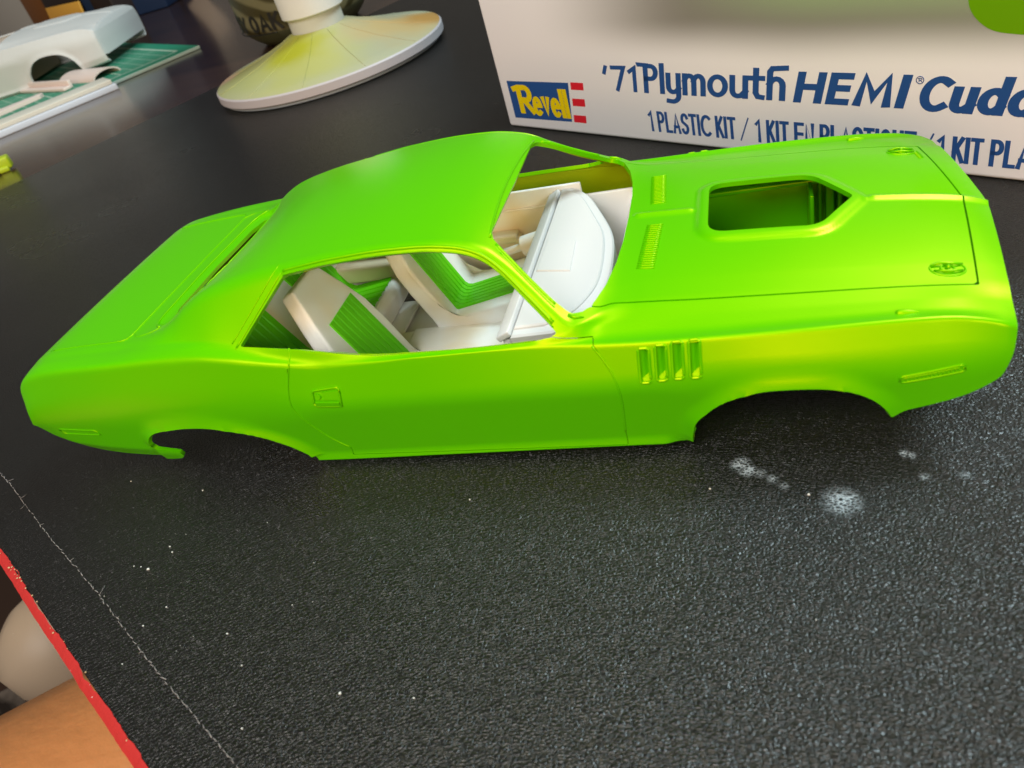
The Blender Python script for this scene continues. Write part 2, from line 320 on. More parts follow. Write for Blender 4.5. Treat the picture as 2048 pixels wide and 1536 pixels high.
def clip_grid(F):
    keep = F > 0
    idx = -np.ones((NS, MS), int); V = []; FA = []
    ii, jj = np.nonzero(keep); idx[ii, jj] = np.arange(len(ii)); V = [tuple(v) for v in G[ii, jj]]
    c = keep[:-1, :-1].astype(int) + keep[1:, :-1] + keep[1:, 1:] + keep[:-1, 1:]
    a, b = np.nonzero(c == 4)
    FA = np.stack([idx[a, b], idx[a + 1, b], idx[a + 1, b + 1], idx[a, b + 1]], 1).tolist()
    cut = {}
    def cross(p, q):
        k = (p, q) if p < q else (q, p)
        if k not in cut:
            fa, fb = F[k[0]], F[k[1]]; t = min(max(fa / (fa - fb), .02), .98)
            V.append(tuple(G[k[0]] * (1 - t) + G[k[1]] * t)); cut[k] = len(V) - 1
        return cut[k]
    for a, b in zip(*np.nonzero((c > 0) & (c < 4))):
        q = [(a, b), (a + 1, b), (a + 1, b + 1), (a, b + 1)]; f = []
        for i in range(4):
            p, n = q[i], q[(i + 1) % 4]
            if keep[p]: f.append(int(idx[p]))
            if keep[p] != keep[n]: f.append(cross(p, n))
        if len(f) >= 3: FA.append(f)
    return np.array(V), FA
def vnormals(V, F):
    N = np.zeros_like(V)
    for f in F:
        p = V[f]; n = np.cross(p[1] - p[0], p[2] - p[0])
        if len(f) > 3: n = n + np.cross(p[2] - p[0], p[3] - p[0])
        N[f] += n
    l = np.linalg.norm(N, axis=1); return N / np.maximum(l, 1e-12)[:, None]
def vnormals_fast(V, F):
    Q = np.array([f for f in F if len(f) == 4]); R_ = [f for f in F if len(f) != 4]
    N = np.zeros_like(V)
    if len(Q):
        n = np.cross(V[Q[:, 2]] - V[Q[:, 0]], V[Q[:, 3]] - V[Q[:, 1]])
        for k in range(4): np.add.at(N, Q[:, k], n)
    for f in R_:
        p = V[f]; n = np.zeros(3)
        for k in range(1, len(f) - 1): n += np.cross(p[k] - p[0], p[k + 1] - p[0])
        N[f] += n
    l = np.linalg.norm(N, axis=1); return N / np.maximum(l, 1e-12)[:, None]
def shell(name, F, parent, t=0.9, halves=(1, -1), mats=None):
    V0, F0 = clip_grid(F); out = None
    N0 = -vnormals_fast(V0, F0)                          # grid winding gives inward for y>0 half
    cent = np.abs(V0[:, 1]) < 1e-6; N0[cent, 1] = 0
    # make sure the normal points outwards
    if (N0 * (V0 - np.array((-60, 0, 10)))).sum() < 0: N0 = -N0; flip = True
    else: flip = False
    ed = {}
    for f in F0:
        for i in range(len(f)):
            k = (f[i], f[(i + 1) % len(f)]); ed[k] = 1
    rim = [k for k in ed if (k[1], k[0]) not in ed and not (cent[k[0]] and cent[k[1]])]
    V = []; FF = []; MI = []
    for s in halves:
        m_ = np.array((1, s, 1.0)); n = sum(len(v) for v in V); nv = len(V0)
        inner = (V0 - N0 * t)
        V += [V0 * m_, inner * m_]
        rev = (s < 0) == flip
        # outer faces
        o_ = [(f if rev else f[::-1]) for f in F0]; 
        FF += [[i + n for i in f] for f in o_]; MI += [0] * len(o_)
        FF += [[i + n + nv for i in f[::-1]] for f in o_]; MI += [1] * len(o_)
        rv = sorted({i for k in rim for i in k}); rmap = {i: j for j, i in enumerate(rv)}
        b = n + 2 * nv
        V += [V0[rv] * m_, inner[rv] * m_]
        for (p, q) in rim:
            f = [b + rmap[p], b + rmap[q], b + len(rv) + rmap[q], b + len(rv) + rmap[p]]
            FF.append(f[::-1] if rev else f); MI.append(0)
    V = np.concatenate(V)
    return mesh(name, V, FF, mats or [M_GREEN, M_OLIVE], parent, True, None, MI)
# look-ups on the surface (y>=0 half)
def station(x): return int(np.clip(round((x - XS[0]) / DX), 0, NS - 1))
def row(x):
    u = np.clip((x - XS[0]) / DX, 0, NS - 1.001); i = int(u); t = u - i; return G[i] * (1 - t) + G[i + 1] * t
def on_side(x, z, j0=0, j1=None):
    r = row(x); j1 = KI[4] + 1 if j1 is None else j1
    return np.array((x, np.interp(z, np.maximum.accumulate(r[j0:j1, 2]), r[j0:j1, 1]), z))
def on_glass(x, z): return on_side(x, z, KI[5], KI[7] + 9)
def sect_off(x, axis, val, off, j0=None, j1=None):
    # the point `off` mm outwards (towards the sill) along the section from where coordinate `axis` takes `val`
    r = row(x); j0 = KI[5] if j0 is None else j0; r = r[j0:j1]; d = np.r_[0, np.cumsum(np.linalg.norm(np.diff(r, axis=0), axis=1))]
    k = (np.interp(-val, -r[:, 1], d) if axis == 1 else np.interp(val, np.maximum.accumulate(r[:, 2]), d)) - off
    return np.array([np.interp(k, d, r[:, i]) for i in range(3)])
def on_top(x, y, j0=None):
    r = row(x); j0 = KI[5] if j0 is None else j0; yy = r[j0:, 1][::-1]; zz = r[j0:, 2][::-1]
    z = np.interp(abs(y), yy, zz); return np.array((x, y, z))
def nrm_side(x, z):
    p = on_side(x, z); a = on_side(x + .6, z) - on_side(x - .6, z); b = on_side(x, z + .5) - on_side(x, z - .5)
    n = np.cross(a, b); n = n / np.linalg.norm(n); return n if n[1] > 0 else -n
def nrm_top(x, y):
    a = on_top(x + .6, y) - on_top(x - .6, y); b = on_top(x, y + .6) - on_top(x, y - .6); n = np.cross(a, b); n /= np.linalg.norm(n)
    return n if n[2] > 0 else -n

car = root("model_car_body", "glossy lime green plastic model car body shell lying on the black leather desk pad", "model car")
f_open = np.minimum.reduce([f_arch, f_nose, f_ws, f_bl, f_win, f_gill])
GAP = 0.05
shell("body_shell", np.minimum.reduce([f_open, -f_hood - .18, -f_door - GAP, -f_trunk - GAP]), car)
shell("hood", np.minimum.reduce([f_hood - .12, f_nose, f_ws, dH]), car)
for s in (1, -1): shell("door", np.minimum.reduce([f_door - GAP, f_win]), car, halves=(s,))
shell("trunk_lid", f_trunk - GAP, car)
# ------------------------------------------------------------------ raised and recessed details on the car
def side_pt(x, z, h, s=-1):
    p = on_side(x, z) + nrm_side(x, z) * h; return (p[0], p[1] * s, p[2])
def top_pt(x, y, h):
    p = on_top(x, y) + nrm_top(x, abs(y)) * np.array((1, 1 if y >= 0 else -1, 1)) * h; return tuple(p)
def flip(F, s): return [f[::-1] for f in F] if s > 0 else F
def mirror_tube(name, P, r, parent, n=6, m=M_GREEN, closed=False):
    for s in (-1, 1): MB().tube([(p[0], p[1] * s * -1, p[2]) for p in P], r, n, closed).build(name, m, parent)
doors = [o for o in car.children if o.name.startswith("door")]
door_of = {1: doors[0], -1: doors[1]}                 # built in the order +1 (far), -1 (near)

# panel seams: fine raised lines moulded into the plastic
def seam_side(P, r=0.13): return [side_pt(x, z, -0.01) for x, z in smoothpath(P, 0.7)]
rear_seam = seam_side([(-82.1, 4.6), (-84.9, 8.2), (-87.1, 12.9), (-88.3, 17), (-88.3, 19.5), (-87.4, 22.5), (-86.4, 25.0), (-86.2, 26.2)])
front_seam = seam_side([(-28.6, 25.3), (-26.9, 22.6), (-25.7, 19.8), (-25.2, 16.4), (-25.6, 11.3), (-26.2, 6.1)])
for s in (-1, 1):
    for P in (rear_seam, front_seam):
        MB().tube([(p[0], -p[1] * s * -1 if False else (p[1] if s < 0 else -p[1]), p[2]) for p in P], 0.19).build("panel_seam", M_GREEN, car)
    P = [tuple(on_side(-85.7 + .3 * t, z, KI[4] - 2, KI[6] + 3) * np.array((1, s, 1))) for t, z in zip(np.linspace(0, 1, 6), np.linspace(26.6, 29.2, 6))]
    MB().tube(P, 0.17).build("panel_seam", M_GREEN, car)
TR = [top_pt(x, y, 0.0) for x, y in resample([p for p in TRUNK] + [TRUNK[0]], 0.9) if x > -149.0]
i0 = [i for i in range(len(TR)) if abs(TR[i][0] - TR[i - 1][0]) + abs(TR[i][1] - TR[i - 1][1]) > 4]
TR = TR[i0[0]:] + TR[:i0[0]] if i0 else TR
MB().tube(TR, 0.18).build("panel_seam", M_GREEN, car)
# filler panel lines between trunk lid and rear window
mirror_tube("panel_seam", [top_pt(x, y, 0) for x, y in smoothpath([(-127.3, 25.0), (-125.2, 26.6), (-122.4, 26.4), (-119.6, 25.6)], .6)], 0.13, car)
MB().tube([top_pt(x, y, 0.05) for x, y in smoothpath([(-119.8, -25.2), (-122.3, -22), (-123.1, -10), (-123.4, 0), (-123.1, 10), (-122.3, 22), (-119.8, 25.2)], .8)], 0.25).build("window_trim", M_GREEN, car)
MB().tube([top_pt(x, y, 0.05) for x, y in smoothpath([(-114.4, -24.6), (-110.6, -18.2), (-108.4, -10), (-107.9, 0), (-108.4, 10), (-110.6, 18.2), (-114.4, 24.6)], .8)], 0.16).build("window_trim", M_GREEN, car)

# drip rails over the side windows and down the screen pillars, trims round the windscreen
def offset_poly(poly, d):
    A = np.array(poly, float); a2 = sum(A[i - 1][0] * A[i][1] - A[i][0] * A[i - 1][1] for i in range(len(A)))
    return inset(A, -d if a2 > 0 else d)
WO2 = offset_poly(WIN, 0.22)
top = sorted([p for p in WIN if p[1] > 28.0 and not (p[0] < -85.6) and not (p[0] < -75 and p[1] < 38)], key=lambda p: p[0])
top = resample(top, 0.7)
rear_edge = resample([(-96.9, 30.0), (-86.0, 40.2)], 0.8)
wsl = sorted([p for p in WS if p[1] >= 0 and -45.0 < p[0] < -32.0 and p[1] < 30.1], key=lambda p: p[0])
wsl = resample([(-44.8, 21.2)] + wsl, 0.6)
for s in (-1, 1):
    F1 = np.array((1, s, 1))
    P1 = [sect_off(x, 2, z, -1.0, KI[5], KI[7] + 10) * F1 for x, z in top]
    MB().tube(P1, 0.34).build("drip_rail", M_GREEN, car)
    P2 = [sect_off(x, 2, z, -.18, KI[5], KI[7] + 10) * F1 for x, z in top]
    MB().tube(P2, 0.17).build("window_trim", M_GREEN, car)
    MB().tube([tuple(on_glass(x, z) * F1) for x, z in rear_edge], 0.22).build("window_trim", M_GREEN, car)
    MB().tube([tuple(on_glass(x, z) * F1) for x, z in resample([(-97.9, 30.6), (-86.9, 41.0)], .8)], 0.15).build("window_trim", M_GREEN, car)
    MB().tube([sect_off(x, 1, y, .55, KI[6]) * F1 for x, y in wsl], 0.26).build("windshield_trim", M_GREEN, car)
    MB().tube([sect_off(x, 1, y, 1.35, KI[6]) * F1 for x, y in wsl[2:]], 0.15).build("windshield_trim", M_GREEN, car)
    # front end of the pillar trims where they meet the cowl
    MB().tube([top_pt(-32.6, 30.9 * s, .1), top_pt(-31.4, 31.2 * s, .1), top_pt(-30.0, 30.9 * s, .05)], [.25, .3, .12]).build("windshield_trim", M_GREEN, car)
MB().tube([on_top(-46.9 + .0022 * y * y, y) + np.array((0, 0, .05)) for y in np.linspace(-20.5, 20.5, 40)], 0.24).build("windshield_trim", M_GREEN, car)
# fender gills
for g in GILLS:
    (xa, za), (xb, zb_), (xc, zc_), (xd, zd) = g       # bottom rear, bottom front, top front, top rear
    for s in (-1, 1):
        m_ = MB(); fr = resample(roundpoly([(xa - .12, za - .15), (xb + .12, za - .15), (xc + .12, zc_ + .15), (xd - .12, zd + .15)], .35, 4) , .5)
        m_.tube([side_pt(x, z, 0.02, s) for x, z in fr], 0.27, 6, True)
        V = [side_pt(xa - .1, za - .1, -.05, s), side_pt(xb + .1, zb_ - .1, -.05, s), side_pt(xc + .1, zc_ + .1, -.05, s), side_pt(xd - .1, zd + .1, -.05, s),
             side_pt(xb - .15, zb_ + 1.25, -1.15, s), side_pt(xc - .15, zc_ - .35, -1.15, s), side_pt(xa + .25, za + .45, -.5, s)]
        m_.add(V, flip([(0, 6, 3), (6, 4, 5), (6, 5, 3), (1, 2, 5, 4), (0, 1, 4, 6), (3, 5, 2)], s))
        m_.build("fender_vent", M_GREEN, car, smooth=False)
# side markers
def marker(name, poly, ribs, r, s):
    m_ = MB(); fr = resample(roundpoly(poly, .25, 3), .6); m_.tube([side_pt(x, z, 0.05, s) for x, z in fr], r, 6, True)
    o = m_.build(name, M_GREEN, car)
    if ribs:
        (xa, za), (xb, zb_), (xc, zc_), (xd, zd) = poly; q = MB()
        for k in range(ribs):
            t = (k + .6) / ribs; x0 = xa + (xb - xa) * t; x1 = xd + (xc - xd) * t; z0 = za + (zb_ - za) * t; z1 = zd + (zc_ - zd) * t
            q.tube([side_pt(x0 - .12, z0 + .2, .03, s), side_pt(x1 + .12, z1 - .45, .03, s)], .10, 5)
        q.tube([side_pt(xd + (xc - xd) * t + .0, zd + (zc_ - zd) * t - .32, .1, s) for t in np.linspace(.03, .97, 12)], .16, 5)
        q.build("lens", M_GREEN, o)
for s in (-1, 1):
    marker("front_marker", [(17.1, 14.9), (26.0, 15.8), (25.8, 17.0), (17.0, 16.1)], 16, .20, s)
    marker("rear_marker", [(-151.4, 12.6), (-140.7, 12.4), (-141.2, 13.9), (-152.4, 14.2)], 0, .13, s)
    # door handle: plate, recess, flap and lock
    d = door_of[s]
    fr = roundpoly([(-83.2, 18.0), (-77.6, 17.7), (-76.9, 21.7), (-82.7, 21.3)], [.7, .2, .5, .5], 4)
    def hp(x, z, h): return side_pt(x, z, h, s)
    hb = MB().tube([hp(x, z, .10) for x, z in resample(fr + [fr[0]], .5)], .26, 6).build("door_handle", M_GREEN, d)
    q = MB(); V = []; 
    for (x, z, h) in [(-82.7, 18.2, .45), (-77.7, 17.95, .45), (-77.5, 18.75, .62), (-82.6, 19.05, .62), (-82.75, 18.0, 0), (-77.6, 17.7, 0), (-77.5, 18.9, .15), (-82.6, 19.2, .15)]: V.append(hp(x, z, h))
    q.add(V, flip([(0, 1, 2, 3), (4, 5, 1, 0), (3, 2, 6, 7), (4, 0, 3, 7), (1, 5, 6, 2)], s))
    V = [hp(x, z, h) for (x, z, h) in [(-80.7, 19.5, .25), (-77.5, 19.25, .25), (-77.2, 21.0, .25), (-80.5, 20.95, .25), (-80.8, 19.35, 0), (-77.4, 19.1, 0), (-77.05, 21.15, 0), (-80.6, 21.1, 0)]]
    q.add(V, flip([(0, 1, 2, 3), (4, 5, 1, 0), (1, 5, 6, 2), (3, 2, 6, 7), (0, 3, 7, 4)], s))
    cz = [(-81.7 + .62 * math.cos(a), 20.1 + .62 * math.sin(a)) for a in np.linspace(0, 2 * math.pi, 13)[:-1]]
    n0 = len(q.V); q.add([hp(x, z, 0) for x, z in cz] + [hp(-81.7 + (x + 81.7) * .8, 20.1 + (z - 20.1) * .8, .35) for x, z in cz], flip([(i, (i + 1) % 12, 12 + (i + 1) % 12, 12 + i) for i in range(12)] + [list(range(12, 24))], s))
    hq = q.build("handle_flap", M_GREEN, d, smooth=False)
    # turn indicator on the fender top
    c = np.array(top_pt(18.2, 31.6 * s, 0.0)); q = MB(); prof = []
    ring = []
    for i, (xx, r) in enumerate([(-1.3, .05), (-1.25, .42), (-.9, .5), (.2, .45), (1.2, .28), (1.9, .05)]):
        for a in np.linspace(0, math.pi, 7): ring.append((c[0] + xx, c[1] + r * math.cos(a), c[2] + r * 1.15 * math.sin(a) - .08))
    q.add(ring, [(i * 7 + j, i * 7 + j + 1, (i + 1) * 7 + j + 1, (i + 1) * 7 + j) for i in range(5) for j in range(6)])
    q.build("turn_indicator", M_GREEN, car)
    # hood pin with its oval scuff plate, clip and lanyard
    px, py = 25.6, 21.6 * s
    q = MB(); q.tube([top_pt(px + 2.5 * math.cos(a), py + 1.7 * math.sin(a), .02) for a in np.linspace(0, 2 * math.pi, 25)[:-1]], .17, 6, True)
    q.tube([top_pt(px + .95 * math.cos(a), py + .9 * math.sin(a), .10) for a in np.linspace(0, 2 * math.pi, 17)[:-1]], .2, 6, True)
    q.tube([top_pt(px, py, 0), top_pt(px, py, .75)], [.42, .3], 8)
    q.tube([top_pt(px - 2.3, py + .45, .2), top_pt(px - .8, py + .9, .5), top_pt(px + .7, py + .8, .5), top_pt(px + 2.2, py + 1.05, .2)], .2, 5)
    q.tube([top_pt(px - 2.1, py - .6, .2), top_pt(px - .6, py - .95, .42), top_pt(px + .9, py - .8, .42), top_pt(px + 2.1, py - .45, .22)], .18, 5)
    q.build("hood_pin", M_GREEN, car)
    # cowl vents with fine slats
    q = MB(); A = np.array([(-21.4, 4.4), (-18.4, 4.4), (-19.2, 18.2), (-22.3, 17.9)])
    for k in range(21):
        t = k / 20; a = A[0] + (A[3] - A[0]) * t; b = A[1] + (A[2] - A[1]) * t
        q.tube([top_pt(a[0] + (b[0] - a[0]) * u, (a[1] + (b[1] - a[1]) * u) * s, .06) for u in (0, .33, .66, 1)], .16, 5)
    q.build("cowl_vent", M_GREEN, car)
# raised script badge near the hood's front edge
q = MB()
for k in range(7):
    y = 21.6 - k * .62; x = 30.0 - .115 * y + 1.1
    q.tube([top_pt(x - 1.0, y - .15, .05), top_pt(x - .1, y + .12, .05)], .13, 5)
q.build("hood_badge", M_GREEN, car)

# engine bay walls seen through the scoop opening
eb = MB()
for s in (-1, 1):
    eb.box((1.5, 23.5 * s, 13.5), (46, 1.0, 18.0), Matrix.Rotation(-.12 * s, 3, 'X'), .3)
    eb.box((1.5, 21.6 * s, 21.8), (46, 4.5, 1.0), None, .3)
eb.box((-22.5, 0, 13), (1.0, 50, 22), None, .3)
eb.build("inner_fender", M_GREEN, car)
rs = MB(); rs.box((25.2, 0, 12.5), (1.0, 48, 18), None, .3)
for k in range(15): rs.box((24.5, -17.5 + k * 2.5, 13), (.7, 1.1, 14), None, .2)
rs.box((23.6, 0, 21.6), (2.2, 46, 1.2), None, .3); rs.box((23.6, 0, 4.2), (2.2, 46, 1.2), None, .3)
rs.box((8.6, 17.5, 13), (.8, 9, 18), None, .2)
for k, w in enumerate((.7, 1.6, .8, .8, 1.4)): rs.box((10.6 + k * 1.9, 21.0, 13), (w, 2.2, 17), None, .2)
rs.build("radiator_support", M_GREEN, car)
ff = MB(); ff.box((1.5, 0, 3.2), (46, 46, .8), None, .3); ff.build("splash_pan", M_GREEN, car)

# ------------------------------------------------------------------ interior tub, resting inside the shell
M_WHITE = mat("white_primer", (0.92, 0.92, 0.90), 0.55, 0, 0.3)
N, L, b = nodes(M_WHITE); tc = N.new("ShaderNodeTexCoord"); n1 = N.new("ShaderNodeTexNoise"); n1.inputs["Scale"].default_value = 55; n1.inputs["Detail"].default_value = 2
rp = N.new("ShaderNodeValToRGB"); rp.color_ramp.elements[0].position = .46; rp.color_ramp.elements[0].color = (0.92, 0.92, 0.90, 1); rp.color_ramp.elements[1].position = .68; rp.color_ramp.elements[1].color = (0.86, 0.72, 0.50, 1)
L.new(tc.outputs["Object"], n1.inputs["Vector"]); L.new(n1.outputs["Fac"], rp.inputs["Fac"]); L.new(rp.outputs["Color"], b.inputs["Base Color"])
M_PAD = mat("white_dash_plastic", (0.70, 0.69, 0.68), 0.45, 0, 0.3)
M_INS = mat("green_seat_stripe", (0.13, 0.66, 0.0), 0.5, 0, 0.3)
M_BEIGE = mat("beige_plastic", (0.70, 0.58, 0.40), 0.55, 0, 0.3)
def bbox(name, m, parent, parts, bev=.5):
    q = MB()
    for p in parts: q.box(p[0], p[1], p[2] if len(p) > 2 else None, bev)
    return q.build(name, m, parent, angle=40)
tub = root("interior_tub", "white and beige model car interior tub with green striped seats inside the lime green shell", "car interior")
bbox("floor_pan", M_WHITE, tub, [((-59, 0, 1.5), (58, 57, 1.0)), ((-61, 0, 3.0), (60, 9, 3.4)), ((-66, -2.5, 3.4), (30, 15, 3.4)), ((-93, 0, 3.2), (16, 40, 1.0))], .4)
bbox("firewall", M_WHITE, tub, [((-30.6, 0, 11.5), (1.0, 57, 20.0), Matrix.Rotation(.28, 3, 'Y'))], .4)
bbox("package_shelf", M_BEIGE, tub, [((-115.5, 0, 25.8), (6, 56, 1.0))], .4)
for s in (-1, 1):
    zt = 25.0 if s > 0 else 21.2
    sp = MB(); sp.box((-64, 29.0 * s, (zt + 1.4) / 2), (48, 1.0, zt - 1.4), None, .35); sp.box((-100, 29.0 * s, (zt + 13) / 2), (24.2, 1.1, zt - 13), None, .35)
    sp.box((-33, 28.6 * s, 12), (18, 1.0, 20), None, .35)
    sp.box((-76, 28.3 * s, 20.6 if s > 0 else 19.0), (70, .7, .6), None, .25)
    sp.box((-64, 28.4 * s, 12.2), (46, .6, .5), None, .2)
    o = sp.build("side_panel", M_WHITE, tub, angle=40)
    a = MB(); a.box((-63.5, 26.8 * s, 14.6), (13, 3.6, 2.2), None, .7); a.box((-56.8, 26.8 * s, 13.0), (1.6, 3.0, 3.2), Matrix.Rotation(-.35, 3, 'Y'), .5)
    a.build("armrest", M_WHITE, o, angle=40)
    w = MB(); w.box((-97, 24.5 * s, 12.5), (24, 8.5, 5.0), None, 1.2); w.box((-93, 26.5 * s, 18.5), (14, 4.0, 2.2), None, .8);
    w.build("rear_armrest", M_BEIGE, o, angle=40)
# dashboard: D-shaped pad with a rounded front rim, rear lip and centre panel
arc = smoothpath([(-44.0, 30.4), (-41.5, 28.6), (-37.6, 24.0), (-33.6, 15.0), (-30.0, 5.0), (-28.7, -4.0), (-28.6, -14.0), (-30.4, -21.0), (-33.2, -25.8), (-37.0, -28.4)], 1.0)
arc = np.array([(x, y) for x, y in arc])
sym = [(-44.6, 30.0), (-44.6, -28.8)]
Dp = [tuple(p) for p in arc[::-1]] + sym
q = MB(); q.prism(Dp, 19.0, 24.0, bev=.35)
dash = q.build("dashboard", M_PAD, tub, angle=40)
Din = [tuple(p) for p in smoothpath([(-43.6, 27.6), (-41.6, 26.0), (-38.6, 22.2), (-35.2, 14.0), (-31.8, 4.6), (-30.6, -4), (-30.5, -13.6), (-32.2, -19.8), (-34.8, -24.0), (-38.5, -26.4)], 1.0)[::-1]] + [(-44.2, 27.8), (-44.2, -26.8)]; q = MB(); q.prism([tuple(p) for p in Din], 23.9, 24.55, bev=.25); q.build("dash_pad", M_PAD, dash, angle=30)
q = MB(); q.box((-46.2, .6, 23.3), (2.8, 57, 1.2), Matrix.Rotation(-.45, 3, 'Y'), .25); q.box((-46.0, .6, 17.5), (1.6, 56, 10.0), None, .5); q.build("dash_face", M_PAD, dash, angle=40)
sq = [(-43.4, -8.2), (-36.4, -9.6), (-37.0, 2.2), (-43.2, 4.0)]
q = MB(); q.prism(sq, 24.5, 24.85, bev=.12); q.build("dash_panel", M_PAD, dash, smooth=False)
q = MB(); q.tube([(-47.0, 13.0, 20.0), (-51.8, 13.0, 19.0)], 2.3, 18); q.tube([(-51.8, 13, 19.0), (-56.5, 13, 18.0)], .9, 10); q.build("steering_column", M_WHITE, dash, angle=40)
bbox("glove_box", M_WHITE, dash, [((-46.9, -15, 18.0), (.8, 17, 6.5))], .3)
M_DARKDOT = mat("grey_spot", (0.1, 0.1, 0.09), .6)
# seats: L-shaped profile in x,z swept across y, with a ribbed insert following the front face
def seat(name, y0, y1, J, T, Fp, parent, ins, thick=5.0, taper=True):
    J = np.array(J, float); T = np.array(T, float); Fp = np.array(Fp, float)
    bt = (T - J) / np.linalg.norm(T - J); back = np.array((-bt[1], bt[0])); back = back if back[0] < 0 else -back
    poly = [tuple(T), tuple(J), tuple(Fp), tuple(Fp + (1.4, -1.6)), tuple(Fp + (.6, -7.0)), tuple(J + back * thick + (0, -3.6)), tuple(J + back * thick), tuple(T + back * thick * .8)]
    bm = bmesh.new(); A = [bm.verts.new((x, y0, z)) for x, z in poly]; B = [bm.verts.new((x, y1, z)) for x, z in poly]; n = len(poly)
    bm.faces.new(A); bm.faces.new(B[::-1])
    for i in range(n): bm.faces.new((A[(i + 1) % n], A[i], B[i], B[(i + 1) % n]))
    bmesh.ops.recalc_face_normals(bm, faces=bm.faces[:])
    bmesh.ops.bevel(bm, geom=bm.edges[:], offset=2.2, segments=5, profile=.6, affect='EDGES', clamp_overlap=True)
    bmesh.ops.triangulate(bm, faces=bm.faces[:]); bmesh.ops.subdivide_edges(bm, edges=bm.edges[:], cuts=2, use_grid_fill=True)
    for _ in range(9): bmesh.ops.smooth_vert(bm, verts=bm.verts[:], factor=.5, use_axis_x=True, use_axis_y=True, use_axis_z=True)
    yc = (y0 + y1) / 2; Lb = np.linalg.norm(T - J)
    def waist(x, y, z):
        if not taper: return y
        s_ = float(np.dot(np.array((x, z)) - J, bt)) / Lb; k_ = float(np.interp(s_, [.1, .45, .66, .80, 1.0], [1.0, 1.06, 1.0, .80, .56])); return yc + (y - yc) * k_
    for v in bm.verts: v.co.y = waist(v.co.x, v.co.y, v.co.z)
    bm.verts.index_update(); q = MB(); q.add([tuple(v.co) for v in bm.verts], [[v.index for v in f.verts] for f in bm.faces]); bm.free()
    o = q.build(name, M_WHITE, parent)
    ct = (Fp - J) / np.linalg.norm(Fp - J); up = np.array((-ct[1], ct[0]))
    for (ya, yb, tb) in ins:
        path = [J + (T - J) * tb, J + (T - J) * (tb * .75), J + (T - J) * .32, J + bt * 1.6, J + bt * .45 + ct * .45, J + ct * 1.6, J + (Fp - J) * .5, Fp - ct * .8]
        nor = [-back, -back, -back, -back, (-back + up) / 1.414, up, up, up]
        ny = 57; V = []; 
        for p, nn in zip(path, nor):
            for k in range(ny):
                u = k / (ny - 1); h = .34 - .30 * (abs(math.sin(u * math.pi * 7)) < .28)
                if k in (0, ny - 1): h = -.3
                V.append((p[0] + nn[0] * h, ya + (yb - ya) * u, p[1] + nn[1] * h))
        Fq = [(i * ny + k, i * ny + k + 1, (i + 1) * ny + k + 1, (i + 1) * ny + k) for i in range(len(path) - 1) for k in range(ny - 1)]
        ends = [V[k] for k in range(ny)]; n0 = len(V)
        V += [(path[0][0] - nor[0][0] * .4, v[1], path[0][1] - nor[0][1] * .4) for v in ends]
        Fq += [(k, n0 + k, n0 + k + 1, k + 1) for k in range(ny - 1)]
        m_ = MB().add(V, Fq).build("seat_insert", M_INS, o, smooth=False)
    return o
seat("front_seat", 4.4, 24.6, (-70.4, 7.0), (-80.6, 31.5), (-54.5, 10.4), tub, [(8.2, 18.6, .86)])
seat("front_seat", -24.4, -5.2, (-75.6, 3.6), (-89.4, 33.2), (-64.0, 4.4), tub, [(-19.8, -7.9, .70)])
seat("rear_seat", -23.5, 23.5, (-102.5, 9.0), (-112.0, 27.0), (-89.5, 11.0), tub, [(-22.0, -6.5, .95), (5.0, 21.0, .95)], 3.0, False)
